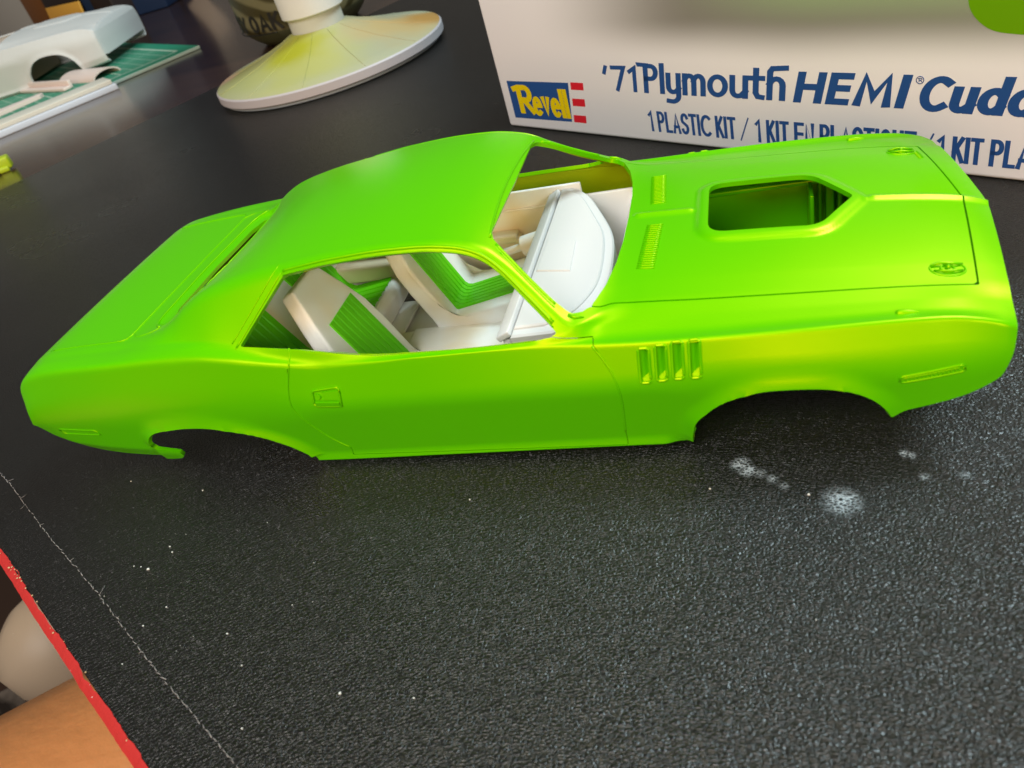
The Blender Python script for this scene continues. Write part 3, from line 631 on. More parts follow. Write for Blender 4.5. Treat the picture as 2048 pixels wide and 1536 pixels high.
# ------------------------------------------------------------------ desk, desk pad, floor
d1 = Vector((0.862, -0.507, 0)); d2 = Vector((0.507, 0.862, 0)); PC = Vector((-439.0, 105.6, 0))
def pad(u, v, z=0.0): p = PC + d1 * u + d2 * v; return (p.x, p.y, z)
PADROT = Matrix(((d1.x, d2.x, 0), (d1.y, d2.y, 0), (0, 0, 1)))
M_LEATHER = mat("black_leatherette", (0.005, 0.005, 0.0048), 0.42, 0, 0.6)
def leather(m):
    N, L, b = nodes(m); g = N.new("ShaderNodeNewGeometry"); pos = g.outputs["Position"]
    def new(t, **k):
        n = N.new(t)
        for a, v in k.items(): setattr(n, a, v)
        return n
    def math_(op, a, b_=None, clamp=False):
        n = new("ShaderNodeMath", operation=op, use_clamp=clamp)
        for i, v in enumerate((a, b_)):
            if v is None: continue
            if isinstance(v, (int, float)): n.inputs[i].default_value = v
            else: L.new(v, n.inputs[i])
        return n.outputs[0]
    wn = new("ShaderNodeTexNoise"); wn.inputs["Scale"].default_value = 900; wn.inputs["Detail"].default_value = 1
    L.new(pos, wn.inputs["Vector"])
    sub = new("ShaderNodeVectorMath", operation='SUBTRACT'); L.new(wn.outputs["Color"], sub.inputs[0]); sub.inputs[1].default_value = (.5, .5, .5)
    sc = new("ShaderNodeVectorMath", operation='SCALE'); L.new(sub.outputs[0], sc.inputs[0]); sc.inputs["Scale"].default_value = 0.00035
    add = new("ShaderNodeVectorMath", operation='ADD'); L.new(pos, add.inputs[0]); L.new(sc.outputs[0], add.inputs[1])
    mp = new("ShaderNodeMapping"); mp.inputs["Rotation"].default_value = (0, 0, -.35); mp.inputs["Scale"].default_value = (0.72, 1.25, 1); L.new(add.outputs[0], mp.inputs["Vector"])
    vo = new("ShaderNodeTexVoronoi"); vo.feature = 'DISTANCE_TO_EDGE'; vo.inputs["Scale"].default_value = 1750; L.new(mp.outputs[0], vo.inputs["Vector"])
    vo2 = new("ShaderNodeTexVoronoi"); vo2.feature = 'DISTANCE_TO_EDGE'; vo2.inputs["Scale"].default_value = 3100; L.new(mp.outputs[0], vo2.inputs["Vector"])
    cell = math_('MULTIPLY', vo.outputs["Distance"], 3.2, True)
    h = math_('ADD', math_('POWER', cell, .6), math_('MULTIPLY', math_('MULTIPLY', vo2.outputs["Distance"], 3.0, True), .25))
    bp = new("ShaderNodeBump"); bp.inputs["Strength"].default_value = 0.6; bp.inputs["Distance"].default_value = 0.00020
    L.new(h, bp.inputs["Height"]); L.new(bp.outputs["Normal"], b.inputs["Normal"])
    # pale powdery scuffs left in the grooves and dust haze
    tot = None
    for (x, y, rx, a) in SCUFFS:
        dd = new("ShaderNodeVectorMath", operation='DISTANCE'); L.new(add.outputs[0], dd.inputs[0]); dd.inputs[1].default_value = (x * S, y * S, 0)
        f = math_('MULTIPLY', math_('SUBTRACT', 1.0, math_('DIVIDE', dd.outputs["Value"], rx * S), True), a)
        tot = f if tot is None else math_('MAXIMUM', tot, f)
    groove = math_('SUBTRACT', 1.0, math_('MULTIPLY', vo.outputs["Distance"], 5.0, True), True)
    nz = new("ShaderNodeTexNoise"); nz.inputs["Scale"].default_value = 640; L.new(pos, nz.inputs["Vector"])
    msk = math_('MULTIPLY', math_('MULTIPLY', math_('POWER', math_('MULTIPLY', tot, math_('MULTIPLY', nz.outputs["Fac"], 2.1), True), 1.2), math_('POWER', groove, 1.6)), 2.6, True)
    nb = new("ShaderNodeTexNoise"); nb.inputs["Scale"].default_value = 14; nb.inputs["Detail"].default_value = 5; L.new(pos, nb.inputs["Vector"])
    rr = math_('ADD', 0.22, math_('MULTIPLY', nb.outputs["Fac"], .14)); L.new(rr, b.inputs["Roughness"])
    mx = new("ShaderNodeMix", data_type='RGBA'); L.new(msk, mx.inputs[0]); mx.inputs[6].default_value = (0.005, 0.005, 0.0048, 1); mx.inputs[7].default_value = (0.42, 0.50, 0.56, 1)
    L.new(mx.outputs[2], b.inputs["Base Color"])
SCUFFS = [(-7.0, -38.4, 2.2, 1.0), (-5.9, -39.9, 1.8, .9), (-4.0, -40.5, 1.4, .6), (-2.1, -41.9, 1.3, .55), (-.3, -43.4, 1.2, .4), (8.0, -47.0, 3.6, .75), (18.3, -36.8, 1.0, 1.0), (19.3, -37.3, 1.0, .9), (20.5, -42.1, 1.1, .5), (26.0, -41.9, 1.1, .4)]
leather(M_LEATHER)
M_RED = mat("red_pad_edge", (0.45, 0.024, 0.022), 0.6, 0, 0.3); add_noise_bump(M_RED, 900, .4, .0003)
M_THREAD = mat("pale_thread", (0.30, 0.27, 0.26), 0.8, 0, 0.1)
M_DESK = mat("dark_brown_desk", (0.042, 0.020, 0.012), 0.16, 0, 0.55)
N, L, b = nodes(M_DESK); tc = N.new("ShaderNodeTexCoord"); wv = N.new("ShaderNodeTexNoise"); mp = N.new("ShaderNodeMapping"); mp.inputs["Scale"].default_value = (2, 22, 1); wv.inputs["Scale"].default_value = 3; wv.inputs["Detail"].default_value = 6
rp = N.new("ShaderNodeValToRGB"); rp.color_ramp.elements[0].color = (0.020, 0.009, 0.006, 1); rp.color_ramp.elements[1].color = (0.060, 0.028, 0.016, 1)
L.new(tc.outputs["Object"], mp.inputs[0]); L.new(mp.outputs[0], wv.inputs["Vector"]); L.new(wv.outputs["Fac"], rp.inputs[0]); L.new(rp.outputs[0], b.inputs["Base Color"])

pad_root = root("desk_pad", "black pebbled leather desk pad with red front edge and pale stitching under the green car", "desk pad")
q = MB(); q.box(pad(430, 205, -.55), (860, 410, 1.1), PADROT, .25); q.build("leather_top", M_LEATHER, pad_root, angle=40)
q = MB(); q.box(pad(430, 206.5, -2.0), (859, 410, 1.6), PADROT, .3)
n = 420; V = []; w1 = 0.0
for i in range(n):
    uu = 150 + i * .9; w1 = .8 * w1 + rng.normal(0, .09)
    V += [pad(uu, .15 + w1, .05), pad(uu, -.35 + w1, -.12), pad(uu, -1.0 + w1 * .5, -.5), pad(uu, -1.65 + w1 * .3, -1.0), pad(uu, -1.6, -2.8)]
q.add(V, [(5 * i + k, 5 * i + k + 5, 5 * i + k + 6, 5 * i + k + 1) for i in range(n - 1) for k in range(4)])
q.build("red_edge", M_RED, pad_root, smooth=False)
st = MB(); u = 165.0
while u < 470:
    l = rng.uniform(.7, 1.5); v = 8.9 + .18 * math.sin(u * .11) + rng.normal(0, .06); a = rng.normal(0, .2)
    st.tube([pad(u, v - a * .4, .02), pad(u + l * .5, v, rng.uniform(.1, .2)), pad(u + l, v + a * .4, .02)], rng.uniform(.045, .085), 5)
    if rng.random() < .22:
        st.tube([pad(u + l * .5, v, .12), pad(u + l * .5 + rng.normal(0, .5), v + rng.normal(0, .6), .15)], .045, 4)
    u += l + rng.uniform(-.1, .75)
st.build("stitching", M_THREAD, pad_root, kind="stuff")
gl = MB()
for i in range(30):
    u = rng.choice([rng.uniform(318, 345), rng.uniform(300, 395)]); r = rng.uniform(.10, .24); c = pad(u, rng.uniform(-.5, .55), .1)
    gl.lathe([(0, -r * .5), (r, 0), (r * .7, r * .5), (0, r * .6)], c, 6)
gl.build("glue_residue", mat("amber_glue", (0.55, 0.36, 0.20), .35), pad_root, kind="stuff")

desk = MB()
A = pad(-900, 6); Bq = pad(900, 6); Cq = pad(900, 1400); Dq = pad(-900, 1400)
P4 = [A, Bq, Cq, Dq]
desk.prism([(p[0], p[1]) for p in P4], -28.0, -2.7, bev=.8)
tag(desk.build("desk", M_DESK, None, angle=30), "glossy dark brown wooden desk top under the black pad", "desk")

# dust, crumbs and paint flecks on the pad
M_DUST = mat("white_dust", (0.75, 0.74, 0.70), .6)
du = MB()
fixed = [(-139.3, -38.4, .2), (-116.2, -56.7, .2), (-114.7, -58.1, .16), (-121.7, -61.6, .16), (-119.9, -61.7, .15), (-117.7, -62.3, .3), (-107.8, -70.5, .22), (-110.3, -74.5, .18), (-91.7, -75.2, .2), (-85.6, -80.8, .2), (-79.9, -90.9, .17), (-65.9, -84.3, .3), (-55.0, -45.5, .2), (-12.1, -43.9, .22), (3.3, -45.5, .28), (-53.6, -84.1, .17), (-81.7, -69.1, .14)]
def crumb(x, y, r):
    k = 5; pts = [(x + r * rng.uniform(.5, 1.2) * math.cos(a), y + r * rng.uniform(.4, 1.0) * math.sin(a)) for a in np.linspace(0, 2 * math.pi, k + 1)[:-1]]
    du.prism(pts, .02, .02 + r * rng.uniform(.4, .9))
for x, y, r in fixed: crumb(x, y, r)
for i in range(90):
    x = rng.uniform(-190, 110); y = rng.uniform(-110, 190)
    if -165 < x < 38 and -39 < y < 39: continue
    crumb(x, y, min(.22, .04 + rng.exponential(.035)))
for i in range(30):
    crumb(rng.normal(-105, 16), rng.normal(-68, 10), .03 + rng.exponential(.03))
tag(du.build("dust", M_DUST, None, smooth=False), kind="stuff")

fl = MB(); fl.box((0, 0, -760), (6000, 6000, 20)); M_FLOOR = mat("dark_floor", (0.07, 0.035, 0.022), .5)
tag(fl.build("floor", M_FLOOR, None, False), kind="structure")
M_RUG = mat("grey_marbled_rug", (0.2, 0.18, 0.16), .9, 0, .1)
N, L, b = nodes(M_RUG); tc = N.new("ShaderNodeTexCoord"); nz = N.new("ShaderNodeTexNoise"); nz.inputs["Scale"].default_value = 9; nz.inputs["Detail"].default_value = 5; nz.inputs["Distortion"].default_value = 2.2
rp = N.new("ShaderNodeValToRGB"); e = rp.color_ramp.elements; e[0].position = .40; e[0].color = (0.04, 0.032, 0.028, 1); e[1].position = .60; e[1].color = (0.26, 0.22, 0.19, 1)
L.new(tc.outputs["Object"], nz.inputs["Vector"]); L.new(nz.outputs["Fac"], rp.inputs[0]); L.new(rp.outputs[0], b.inputs["Base Color"])
rg = MB(); rg.box((-1000, -120, -747), (900, 760, 8), Matrix.Rotation(.62, 3, 'Z'), 3)
tag(rg.build("rug", M_RUG, None, angle=40), "grey marbled rug on the floor beside the desk", "rug")

# the sitter's bare leg below the desk edge
M_SKIN = mat("skin", (0.66, 0.28, 0.10), .5, 0, .3); add_noise_bump(M_SKIN, 160, .25, .002)
b = nodes(M_SKIN)[2]; b.inputs["Subsurface Weight"].default_value = .1; b.inputs["Subsurface Radius"].default_value = (.01, .004, .002)
def skin_body(name, pts, edges, m, parent=None, sub=2):
    me = bpy.data.meshes.new(name); me.from_pydata([tuple(c * S for c in p[:3]) for p in pts], edges, []); o = bpy.data.objects.new(name, me); COL.objects.link(o)
    sk = o.modifiers.new("skin", 'SKIN'); sk.use_smooth_shade = True
    for i, p in enumerate(pts): me.skin_vertices[0].data[i].radius = (p[3] * S, p[3] * S); 
    me.skin_vertices[0].data[0].use_root = True
    s_ = o.modifiers.new("sub", 'SUBSURF'); s_.levels = sub; s_.render_levels = sub
    me.materials.append(m)
    if parent: o.parent = parent
    return o
DG = []
person = root("person", "bare leg of a seated person below the red edge of the pad", "person")
DG.append(skin_body("leg", [(-552, -388, -130, 88), (-412, -224, -160, 80), (-266, -62, -186, 71), (-172, 42, -194, 62), (-114, 108, -198, 62), (-112, 116, -300, 56), (-120, 112, -430, 54), (-130, 100, -600, 40), (-135, 92, -690, 38), (-95, 140, -715, 36), (-55, 185, -725, 30)],
    [(i, i + 1) for i in range(10)], M_SKIN, person))
q = MB(); q.lathe([(0, -40), (60, -38), (76, -20), (84, 20), (80, 60), (62, 96), (30, 112), (0, 115)], (0, 0, 0), 40)
mt = q.build("beige_tub", mat("beige_plastic_tub", (0.52, 0.40, 0.28), .5), None)
mt.rotation_euler = (.35, -.5, 0); mt.location = (-0.395, 0.0530, -0.232); mt.scale = (.42, .42, .42)
tag(mt, "pale beige rounded tub below the desk between leg and rug", "tub")
# ------------------------------------------------------------------ the kit box
M_CARD = mat("white_printed_card", (0.90, 0.88, 0.93), .42, 0, .4)
BX = Vector((-89.1, 143.9, 0)); bu = Vector((0.83672, -0.54764, 0)); bn = Vector((0.54764, 0.83672, 0))
BROT = Matrix(((bu.x, bn.x, 0), (bu.y, bn.y, 0), (0, 0, 1)))
def bp_(u, v, h=0.0): p = BX + bu * u - bn * h; return (p.x, p.y, v)
N, L, b = nodes(M_CARD); g = N.new("ShaderNodeTexCoord")
sep = N.new("ShaderNodeSeparateXYZ"); L.new(g.outputs["Object"], sep.inputs[0])
def mr(src, a, b_, c, d):
    n = N.new("ShaderNodeMapRange"); n.interpolation_type = 'SMOOTHSTEP'; n.inputs[1].default_value = a; n.inputs[2].default_value = b_; n.inputs[3].default_value = c; n.inputs[4].default_value = d; L.new(src, n.inputs[0]); return n.outputs[0]
def mul(a, b_):
    n = N.new("ShaderNodeMath"); n.operation = 'MULTIPLY'; L.new(a, n.inputs[0]); L.new(b_, n.inputs[1]); return n.outputs[0]
# printed ground shadow under the car picture (box object space: x along the face, y inwards, z up)
nzp = N.new("ShaderNodeTexNoise"); nzp.inputs["Scale"].default_value = 14; nzp.inputs["Detail"].default_value = 1; L.new(g.outputs["Object"], nzp.inputs["Vector"])
zz = N.new("ShaderNodeMath"); zz.operation = 'MULTIPLY_ADD'; L.new(nzp.outputs["Fac"], zz.inputs[0]); zz.inputs[1].default_value = .004; L.new(sep.outputs["Z"], zz.inputs[2])
front = mr(sep.outputs["Y"], 0.0006, 0.0012, 1, 0)
msk = mul(mul(mr(zz.outputs[0], .0275, .0400, 0, 1), mr(sep.outputs["X"], .022, .090, 0, 1)), front)
m1 = N.new("ShaderNodeMix"); m1.data_type = 'RGBA'; L.new(msk, m1.inputs[0]); m1.inputs[6].default_value = (0.90, 0.88, 0.93, 1); m1.inputs[7].default_value = (0.25, 0.235, 0.215, 1)
m2 = N.new("ShaderNodeMix"); m2.data_type = 'RGBA'; L.new(mul(mul(mr(zz.outputs[0], .036, .048, 0, 1), mr(sep.outputs["X"], .075, .125, 0, 1)), front), m2.inputs[0]); L.new(m1.outputs[2], m2.inputs[6]); m2.inputs[7].default_value = (0.30, 0.40, 0.22, 1)
L.new(m2.outputs[2], b.inputs["Base Color"])
box = root("kit_box", "white printed model kit box with blue lettering standing behind the green car", "box")
q = MB(); q.box((178, 118, 38.3), (356, 236, 76.6), None, 1.1); bo = q.build("carton", M_CARD, box, angle=40)
bo.matrix_world = Matrix(((bu.x, bn.x, 0, BX.x * S), (bu.y, bn.y, 0, BX.y * S), (0, 0, 1, 0), (0, 0, 0, 1)))
M_BLUE = mat("print_blue", (0.018, 0.075, 0.27), .4); M_YEL = mat("print_yellow", (0.80, 0.60, 0.0), .4); M_REDP = mat("print_red", (0.68, 0.015, 0.03), .4); M_CARG = mat("print_green", (0.13, 0.32, 0.0), .35); M_DK = mat("print_black", (0.02, 0.018, 0.016), .5)

# ---- stroke lettering: every glyph is drawn with a broad pen
def arc(cx, cy, rx, ry, a0, a1, n=14): return [(cx + rx * math.cos(math.radians(a)), cy + ry * math.sin(math.radians(a))) for a in np.linspace(a0, a1, n)]
XH = .68
def GLY(ch):
    o = arc(.32, XH / 2, .32, XH / 2, 90, 450, 24)
    T = {
    'H': ([[(0, 0), (0, 1)], [(.72, 0), (.72, 1)], [(0, .53), (.72, .53)]], .72), 'E': ([[(.5, 1), (0, 1), (0, 0), (.5, 0)], [(0, .53), (.46, .53)]], .5),
    'M': ([[(0, 0), (.10, 1), (.46, .22), (.82, 1), (.92, 0)]], .92), 'I': ([[(0, 0), (0, 1)]], .0),
    'C': ([arc(.42, .5, .42, .5, 52, 308, 22)], .70), 'u': ([[(0, XH), (0, .22)] + arc(.22, .22, .22, .22, 180, 270, 6) + [(.34, .02), (.52, .2)], [(.52, XH), (.52, 0)]], .52),
    'd': ([arc(.30, XH / 2, .30, XH / 2, 40, 330, 20), [(.58, 1.04), (.58, 0)]], .58), 'a': ([arc(.30, XH / 2, .30, XH / 2, 40, 330, 20), [(.58, XH), (.58, 0)]], .58),
    "'": ([[(.06, 1), (0, .76)]], .1), '7': ([[(0, 1), (.5, 1), (.2, 0)]], .5), '1': ([[(0, .84), (.2, 1), (.2, 0)]], .26),
    'P': ([[(0, 0), (0, 1), (.22, 1)] + arc(.24, .75, .24, .25, 90, -90, 12) + [(0, .5)]], .48), 'l': ([[(0, 1.04), (0, 0)]], .0),
    'y': ([[(0, XH), (0, .24)] + arc(.2, .24, .2, .22, 180, 270, 6) + [(.34, .04), (.46, .18)], [(.46, XH), (.46, -.12)] + arc(.18, -.12, .28, .24, 0, -100, 8) + [(.0, -.34)]], .46),
    'm': ([[(0, 0), (0, XH)], [(0, .5)] + arc(.2, .46, .2, .22, 160, 0, 8) + [(.4, 0)], [(.4, .5)] + arc(.6, .46, .2, .22, 160, 0, 8) + [(.8, 0)]], .8),
    'o': ([o], .64), 't': ([[(.12, .96), (.12, .16), (.2, .02), (.36, .0)], [(-.06, XH), (.36, XH)]], .36),
    'h': ([[(0, 0), (0, .92), (.08, 1.03), (.56, 1.06)], [(0, .5)] + arc(.24, .44, .24, .24, 160, 0, 8) + [(.48, 0)]], .48),
    'R': ([[(.0, 0), (.0, .98)], [(-.2, .93), (.0, 1.0), (.3, 1.0)] + arc(.3, .74, .2, .26, 90, -90, 10) + [(.06, .48)], [(.2, .46), (.52, 0)]], .5),
    'e': ([arc(.28, .33, .28, .33, 5, 310, 20), [(.02, .36), (.54, .36)]], .54), 'v': ([[(0, XH), (.22, 0), (.44, XH)]], .44),
    'L': ([[(0, 1), (0, 0), (.4, 0)]], .4), 'A': ([[(0, 0), (.26, 1), (.52, 0)], [(.09, .3), (.43, .3)]], .52), 'K': ([[(0, 0), (0, 1)], [(.44, 1), (.02, .42)], [(.14, .6), (.48, 0)]], .46),
    'S': ([arc(.24, .75, .24, .25, 20, 200, 10) + [(.05, .6), (.43, .40)] + arc(.24, .25, .24, .25, 10, -160, 10)], .46), 'T': ([[(0, 1), (.48, 1)], [(.24, 1), (.24, 0)]], .48),
    'N': ([[(0, 0), (0, 1), (.46, 0), (.46, 1)]], .46), 'Q': ([arc(.25, .5, .25, .5, 90, 450, 24), [(.28, .2), (.5, -.08)]], .5), 'U': ([[(0, 1), (0, .25)] + arc(.23, .25, .23, .25, 180, 360, 10) + [(.46, 1)]], .46),
    'O': ([arc(.25, .5, .25, .5, 90, 450, 24)], .5), '/': ([[(0, 0), (.34, 1)]], .34), 'X': ([[(0, 0), (.5, 1)], [(0, 1), (.5, 0)]], .5), 'Y': ([[(0, 1), (.25, .5), (.5, 1)], [(.25, .5), (.25, 0)]], .5)}
    return T[ch]
def write(name, txt, u0, v0, caph, width, m, pen, penh=None, gap=.3, space=.42, shear=0.0, h=.06, skew=0.0, parent=None, place=None, rise=None):
    penh = penh or pen; xs = 0.0; st = []; first = True
    for ch in txt:
        if ch == ' ': xs += space; continue
        G_, w = GLY(ch); st += [[(xs + x, y) for x, y in s_] for s_ in G_]; xs += w + gap
    total = xs - gap; kx = (width - pen) / total; q = MB(); pl = place or (lambda a, b_, c: bp_(a, b_, c)); hh = h
    for s_ in st:
        P = np.array([((x * kx) + pen / 2, penh / 2 + y * (caph - penh)) for x, y in s_]); n = len(P); Lf = []; Rt = []
        D = np.diff(P, axis=0); D = D / (np.linalg.norm(D, axis=1) + 1e-9)[:, None]
        for i in range(n):
            a = D[max(i - 1, 0)]; b_ = D[min(i, n - 2)]; closed = np.allclose(P[0], P[-1])
            if closed and i in (0, n - 1): a = D[-1]; b_ = D[0]
            na = np.array((-a[1], a[0])); nb = np.array((-b_[1], b_[0])); mm = na + nb; k = max(1 + na @ nb, .42); o_ = mm / k * np.array((pen / 2, penh / 2)); Lf.append(P[i] + o_); Rt.append(P[i] - o_)
        if not np.allclose(P[0], P[-1]):
            e0 = D[0] * np.array((pen / 2, penh / 2)) * .98; e1_ = D[-1] * np.array((pen / 2, penh / 2)) * .98
            Lf[0] = Lf[0] - e0; Rt[0] = Rt[0] - e0; Lf[-1] = Lf[-1] + e1_; Rt[-1] = Rt[-1] + e1_
        def W(p): return pl(u0 + p[0] + shear * (p[1]), v0 + p[1] + skew * p[0], hh)
        V = [W(p) for p in Lf] + [W(p) for p in Rt]
        q.add(V, [(n + i, n + i + 1, i + 1, i) for i in range(n - 1)]); hh += .004
    return q.build(name, m, parent or box, False)
write("year_lettering", "'71", 51.0, 15.9, 8.1, 14.2, M_BLUE, 1.5, 1.25, .26, shear=.10)
write("title_lettering", "Plymouth", 67.3, 15.8, 9.0, 47.5, M_BLUE, 1.85, 1.35, .29, shear=.10)
q = MB(); q.add([bp_(65.6, 25.2, .05), bp_(65.9, 23.9, .05), bp_(70.4, 23.75, .05), bp_(70.4, 24.9, .05)], [(0, 1, 2, 3)]); q.build("title_flourish", M_BLUE, box, False)
write("title_lettering", "HEMI", 117.0, 15.6, 8.2, 28.8, M_BLUE, 2.25, 1.65, .42, shear=.24)
write("title_lettering", "Cuda", 148.6, 15.2, 8.5, 25.0, M_BLUE, 2.2, 1.6, .36, shear=.22)
q = MB(); q.tube([bp_(149.3 + .85 * math.cos(a), 22.6 + .85 * math.sin(a), .05) for a in np.linspace(0, 2 * math.pi, 17)[:-1]], .1, 4, True); q.build("mark_lettering", M_BLUE, box)
write("mark_lettering", "R", 149.0, 22.1, 1.0, .8, M_BLUE, .18)
write("small_lettering", "1 PLASTIC KIT", 67.4, 3.6, 6.7, 31.6, M_BLUE, .98, .92, .30, .34)
write("small_lettering", "/", 100.2, 3.4, 7.0, 3.1, M_BLUE, .42, .3)
write("small_lettering", "1 KIT EN PLASTIQUE", 105.2, 3.4, 6.8, 44.2, M_BLUE, 1.0, .92, .30, .34)
write("small_lettering", "/", 150.4, 3.2, 6.8, 3.0, M_BLUE, .42, .3)
write("small_lettering", "1 KIT PLASTICO", 154.2, 3.1, 6.6, 34.0, M_BLUE, 1.05, .95, .30, .34)
q = MB(); q.add([bp_(4.5, 3.7, .05), bp_(33.5, 4.1, .05), bp_(35.4, 17.8, .05), bp_(4.6, 17.4, .05)], [(0, 1, 2, 3)]); lg = q.build("logo_panel", M_BLUE, box, False)
for (a0, a1, v0, v1) in ((36.2, 41.9, 15.5, 18.0), (35.5, 41.2, 9.9, 12.5), (34.6, 40.3, 4.1, 6.7)):
    q = MB(); q.add([bp_(a0, v0, .05), bp_(a1, v0, .05), bp_(a1 + .3, v1, .05), bp_(a0 + .3, v1, .05)], [(0, 1, 2, 3)]); q.build("logo_stripe", M_REDP, box, False)
write("logo_lettering", "R", 8.4, 5.6, 10.6, 7.8, M_YEL, 2.5, 1.9, parent=lg, h=.09)
write("logo_lettering", "evell", 15.6, 5.2, 10.0, 18.0, M_YEL, 1.95, 1.6, .40, parent=lg, h=.11, skew=.0)
car_p = [(157.4, 43.0)] + [tuple(p) for p in smoothpath([(157.9, 40.5), (158.6, 38.0), (160.4, 35.6), (163.2, 33.7), (167.0, 32.9), (174, 32.6), (200, 32.6), (250, 33)], 1.0)] + [(250, 60), (157.4, 60)]
q = MB(); q.add([bp_(a, b_, .05) for a, b_ in car_p], [list(range(len(car_p)))]); q.build("printed_car", M_CARG, box, False)
q = MB(); wh = [(64.5 + 17 * math.cos(a), 62.5 + 18 * math.sin(a)) for a in np.linspace(0, 2 * math.pi, 41)[:-1]]; q.add([bp_(a, b_, .055) for a, b_ in wh], [list(range(40))]); q.build("printed_wheel", M_DK, box, False)

# ------------------------------------------------------------------ paint stand behind the car
M_STAND = mat("overspray_white", (0.72, 0.72, 0.66), .5, 0, .3)
N, L, b = nodes(M_STAND); tc = N.new("ShaderNodeTexCoord")
def blob(cx, cy, cz, r, col, prev, amt=1.0, soft=1.0):
    d = N.new("ShaderNodeVectorMath"); d.operation = 'DISTANCE'; L.new(warp.outputs[0], d.inputs[0]); d.inputs[1].default_value = (cx * S, cy * S, cz * S)
    m_ = N.new("ShaderNodeMapRange"); m_.interpolation_type = 'SMOOTHSTEP'; m_.inputs[1].default_value = r * .25 * S; m_.inputs[2].default_value = r * S; m_.inputs[3].default_value = amt; m_.inputs[4].default_value = 0; L.new(d.outputs["Value"], m_.inputs[0])
    x = N.new("ShaderNodeMix"); x.data_type = 'RGBA'; L.new(m_.outputs[0], x.inputs[0]); L.new(prev, x.inputs[6]); x.inputs[7].default_value = (*col, 1); return x.outputs[2]
wn = N.new("ShaderNodeTexNoise"); wn.inputs["Scale"].default_value = 45; wn.inputs["Detail"].default_value = 4; L.new(tc.outputs["Object"], wn.inputs["Vector"])
sc_ = N.new("ShaderNodeVectorMath"); sc_.operation = 'MULTIPLY_ADD'; L.new(wn.outputs["Color"], sc_.inputs[0]); sc_.inputs[1].default_value = (.028, .028, .004); L.new(tc.outputs["Object"], sc_.inputs[2])
warp = N.new("ShaderNodeVectorMath"); warp.operation = 'SUBTRACT'; L.new(sc_.outputs[0], warp.inputs[0]); warp.inputs[1].default_value = (.014, .014, .002)
c0 = N.new("ShaderNodeRGB"); c0.outputs[0].default_value = (0.38, 0.39, 0.26, 1); c = c0.outputs[0]
c = blob(-35, -20, 12, 55, (0.36, 0.37, 0.13), c, .9); c = blob(5, -38, 12, 46, (0.42, 0.42, 0.12), c, .9); c = blob(-4, -24, 15, 26, (0.36, 0.36, 0.01), c, .9)
c = blob(44, 8, 10, 44, (0.50, 0.36, 0.15), c, .85); c = blob(58, 26, 9, 26, (0.42, 0.22, 0.05), c, .9); c = blob(28, 34, 12, 24, (0.28, 0.30, 0.22), c, .7); c = blob(-66, -10, 4, 20, (0.60, 0.36, 0.30), c, .6)
L.new(c, b.inputs["Base Color"])
stand = root("paint_stand", "white round paint stand with yellow and orange overspray on its sloping base", "paint stand")
SP = (-232.0, 296.0)
def at(o, x, y, z=0, rz=0): o.location = (x * S, y * S, z * S); o.rotation_euler = (0, 0, rz); return o
q = MB(); q.lathe([(66.9, 1.8), (68.1, 2.6), (68.1, 6.5), (67.3, 7.3)], (0, 0, 0), 72); q.build("rim_band", mat("lilac_white", (0.48, 0.45, 0.47), .5), stand, angle=35)
q = MB(); q.lathe([(0, 1.9), (66.6, 1.9), (67.6, 2.8), (67.6, 6.9), (67.0, 7.45), (58, 9.2), (40, 13.6), (24, 18.6), (15.6, 22.4)], (0, 0, 0), 72); sb = q.build("base_cone", M_STAND, stand, angle=35)
q = MB(); q.lathe([(0, 0), (65, 0), (66, .5), (66, 1.6), (64, 1.85)], (0, 0, 0), 72); q.build("foot_ring", mat("grey_blue_plastic", (0.36, 0.42, 0.50), .5), stand, angle=35)
q = MB()
for k in range(12):
    a = 2 * math.pi * k / 12 + .2
    q.tube([(r * math.cos(a), r * math.sin(a), z + .05) for r, z in ((17, 21.6), (24, 18.6), (40, 13.6), (58, 9.2), (66, 7.6))], .28, 4)
q.build("rib", M_STAND, stand)
q = MB(); q.lathe([(15.5, 20), (15.4, 31.5)], (0, 0, 0), 48); q.build("neck", mat("pale_primer", (0.56, 0.56, 0.50), .5), stand, angle=35)
q = MB(); q.lathe([(15.5, 30.2), (17.3, 30.2), (17.9, 30.8), (17.9, 110), (17.3, 110.8), (0, 110.8)], (0, 0, 0), 48); q.build("post", mat("white_pvc", (0.72, 0.71, 0.68), .4), stand, angle=35)
at(stand, *SP)

# ------------------------------------------------------------------ camouflage tumbler behind the stand
M_CAMO = mat("olive_camo", (0.09, 0.085, 0.045), .45, 0, .4)
N, L, b = nodes(M_CAMO); tc = N.new("ShaderNodeTexCoord"); mp = N.new("ShaderNodeMapping"); mp.inputs["Scale"].default_value = (1, 1, 1.6); nz = N.new("ShaderNodeTexNoise"); nz.inputs["Scale"].default_value = 26; nz.inputs["Detail"].default_value = 3; nz.inputs["Distortion"].default_value = 1.6
wv = N.new("ShaderNodeTexWave"); wv.wave_type = 'RINGS'; wv.inputs["Scale"].default_value = 22; wv.inputs["Distortion"].default_value = 9; wv.inputs["Detail"].default_value = 1.5; wv.inputs["Detail Scale"].default_value = .8
rp = N.new("ShaderNodeValToRGB"); e = rp.color_ramp.elements; e[0].position = .3; e[0].color = (0.05, 0.042, 0.012, 1); e[1].position = .75; e[1].color = (0.17, 0.155, 0.075, 1)
sepz = N.new("ShaderNodeSeparateXYZ"); L.new(tc.outputs["Object"], sepz.inputs[0]); mrz = N.new("ShaderNodeMapRange"); mrz.inputs[1].default_value = .0085; mrz.inputs[2].default_value = .0095; L.new(sepz.outputs["Z"], mrz.inputs[0])
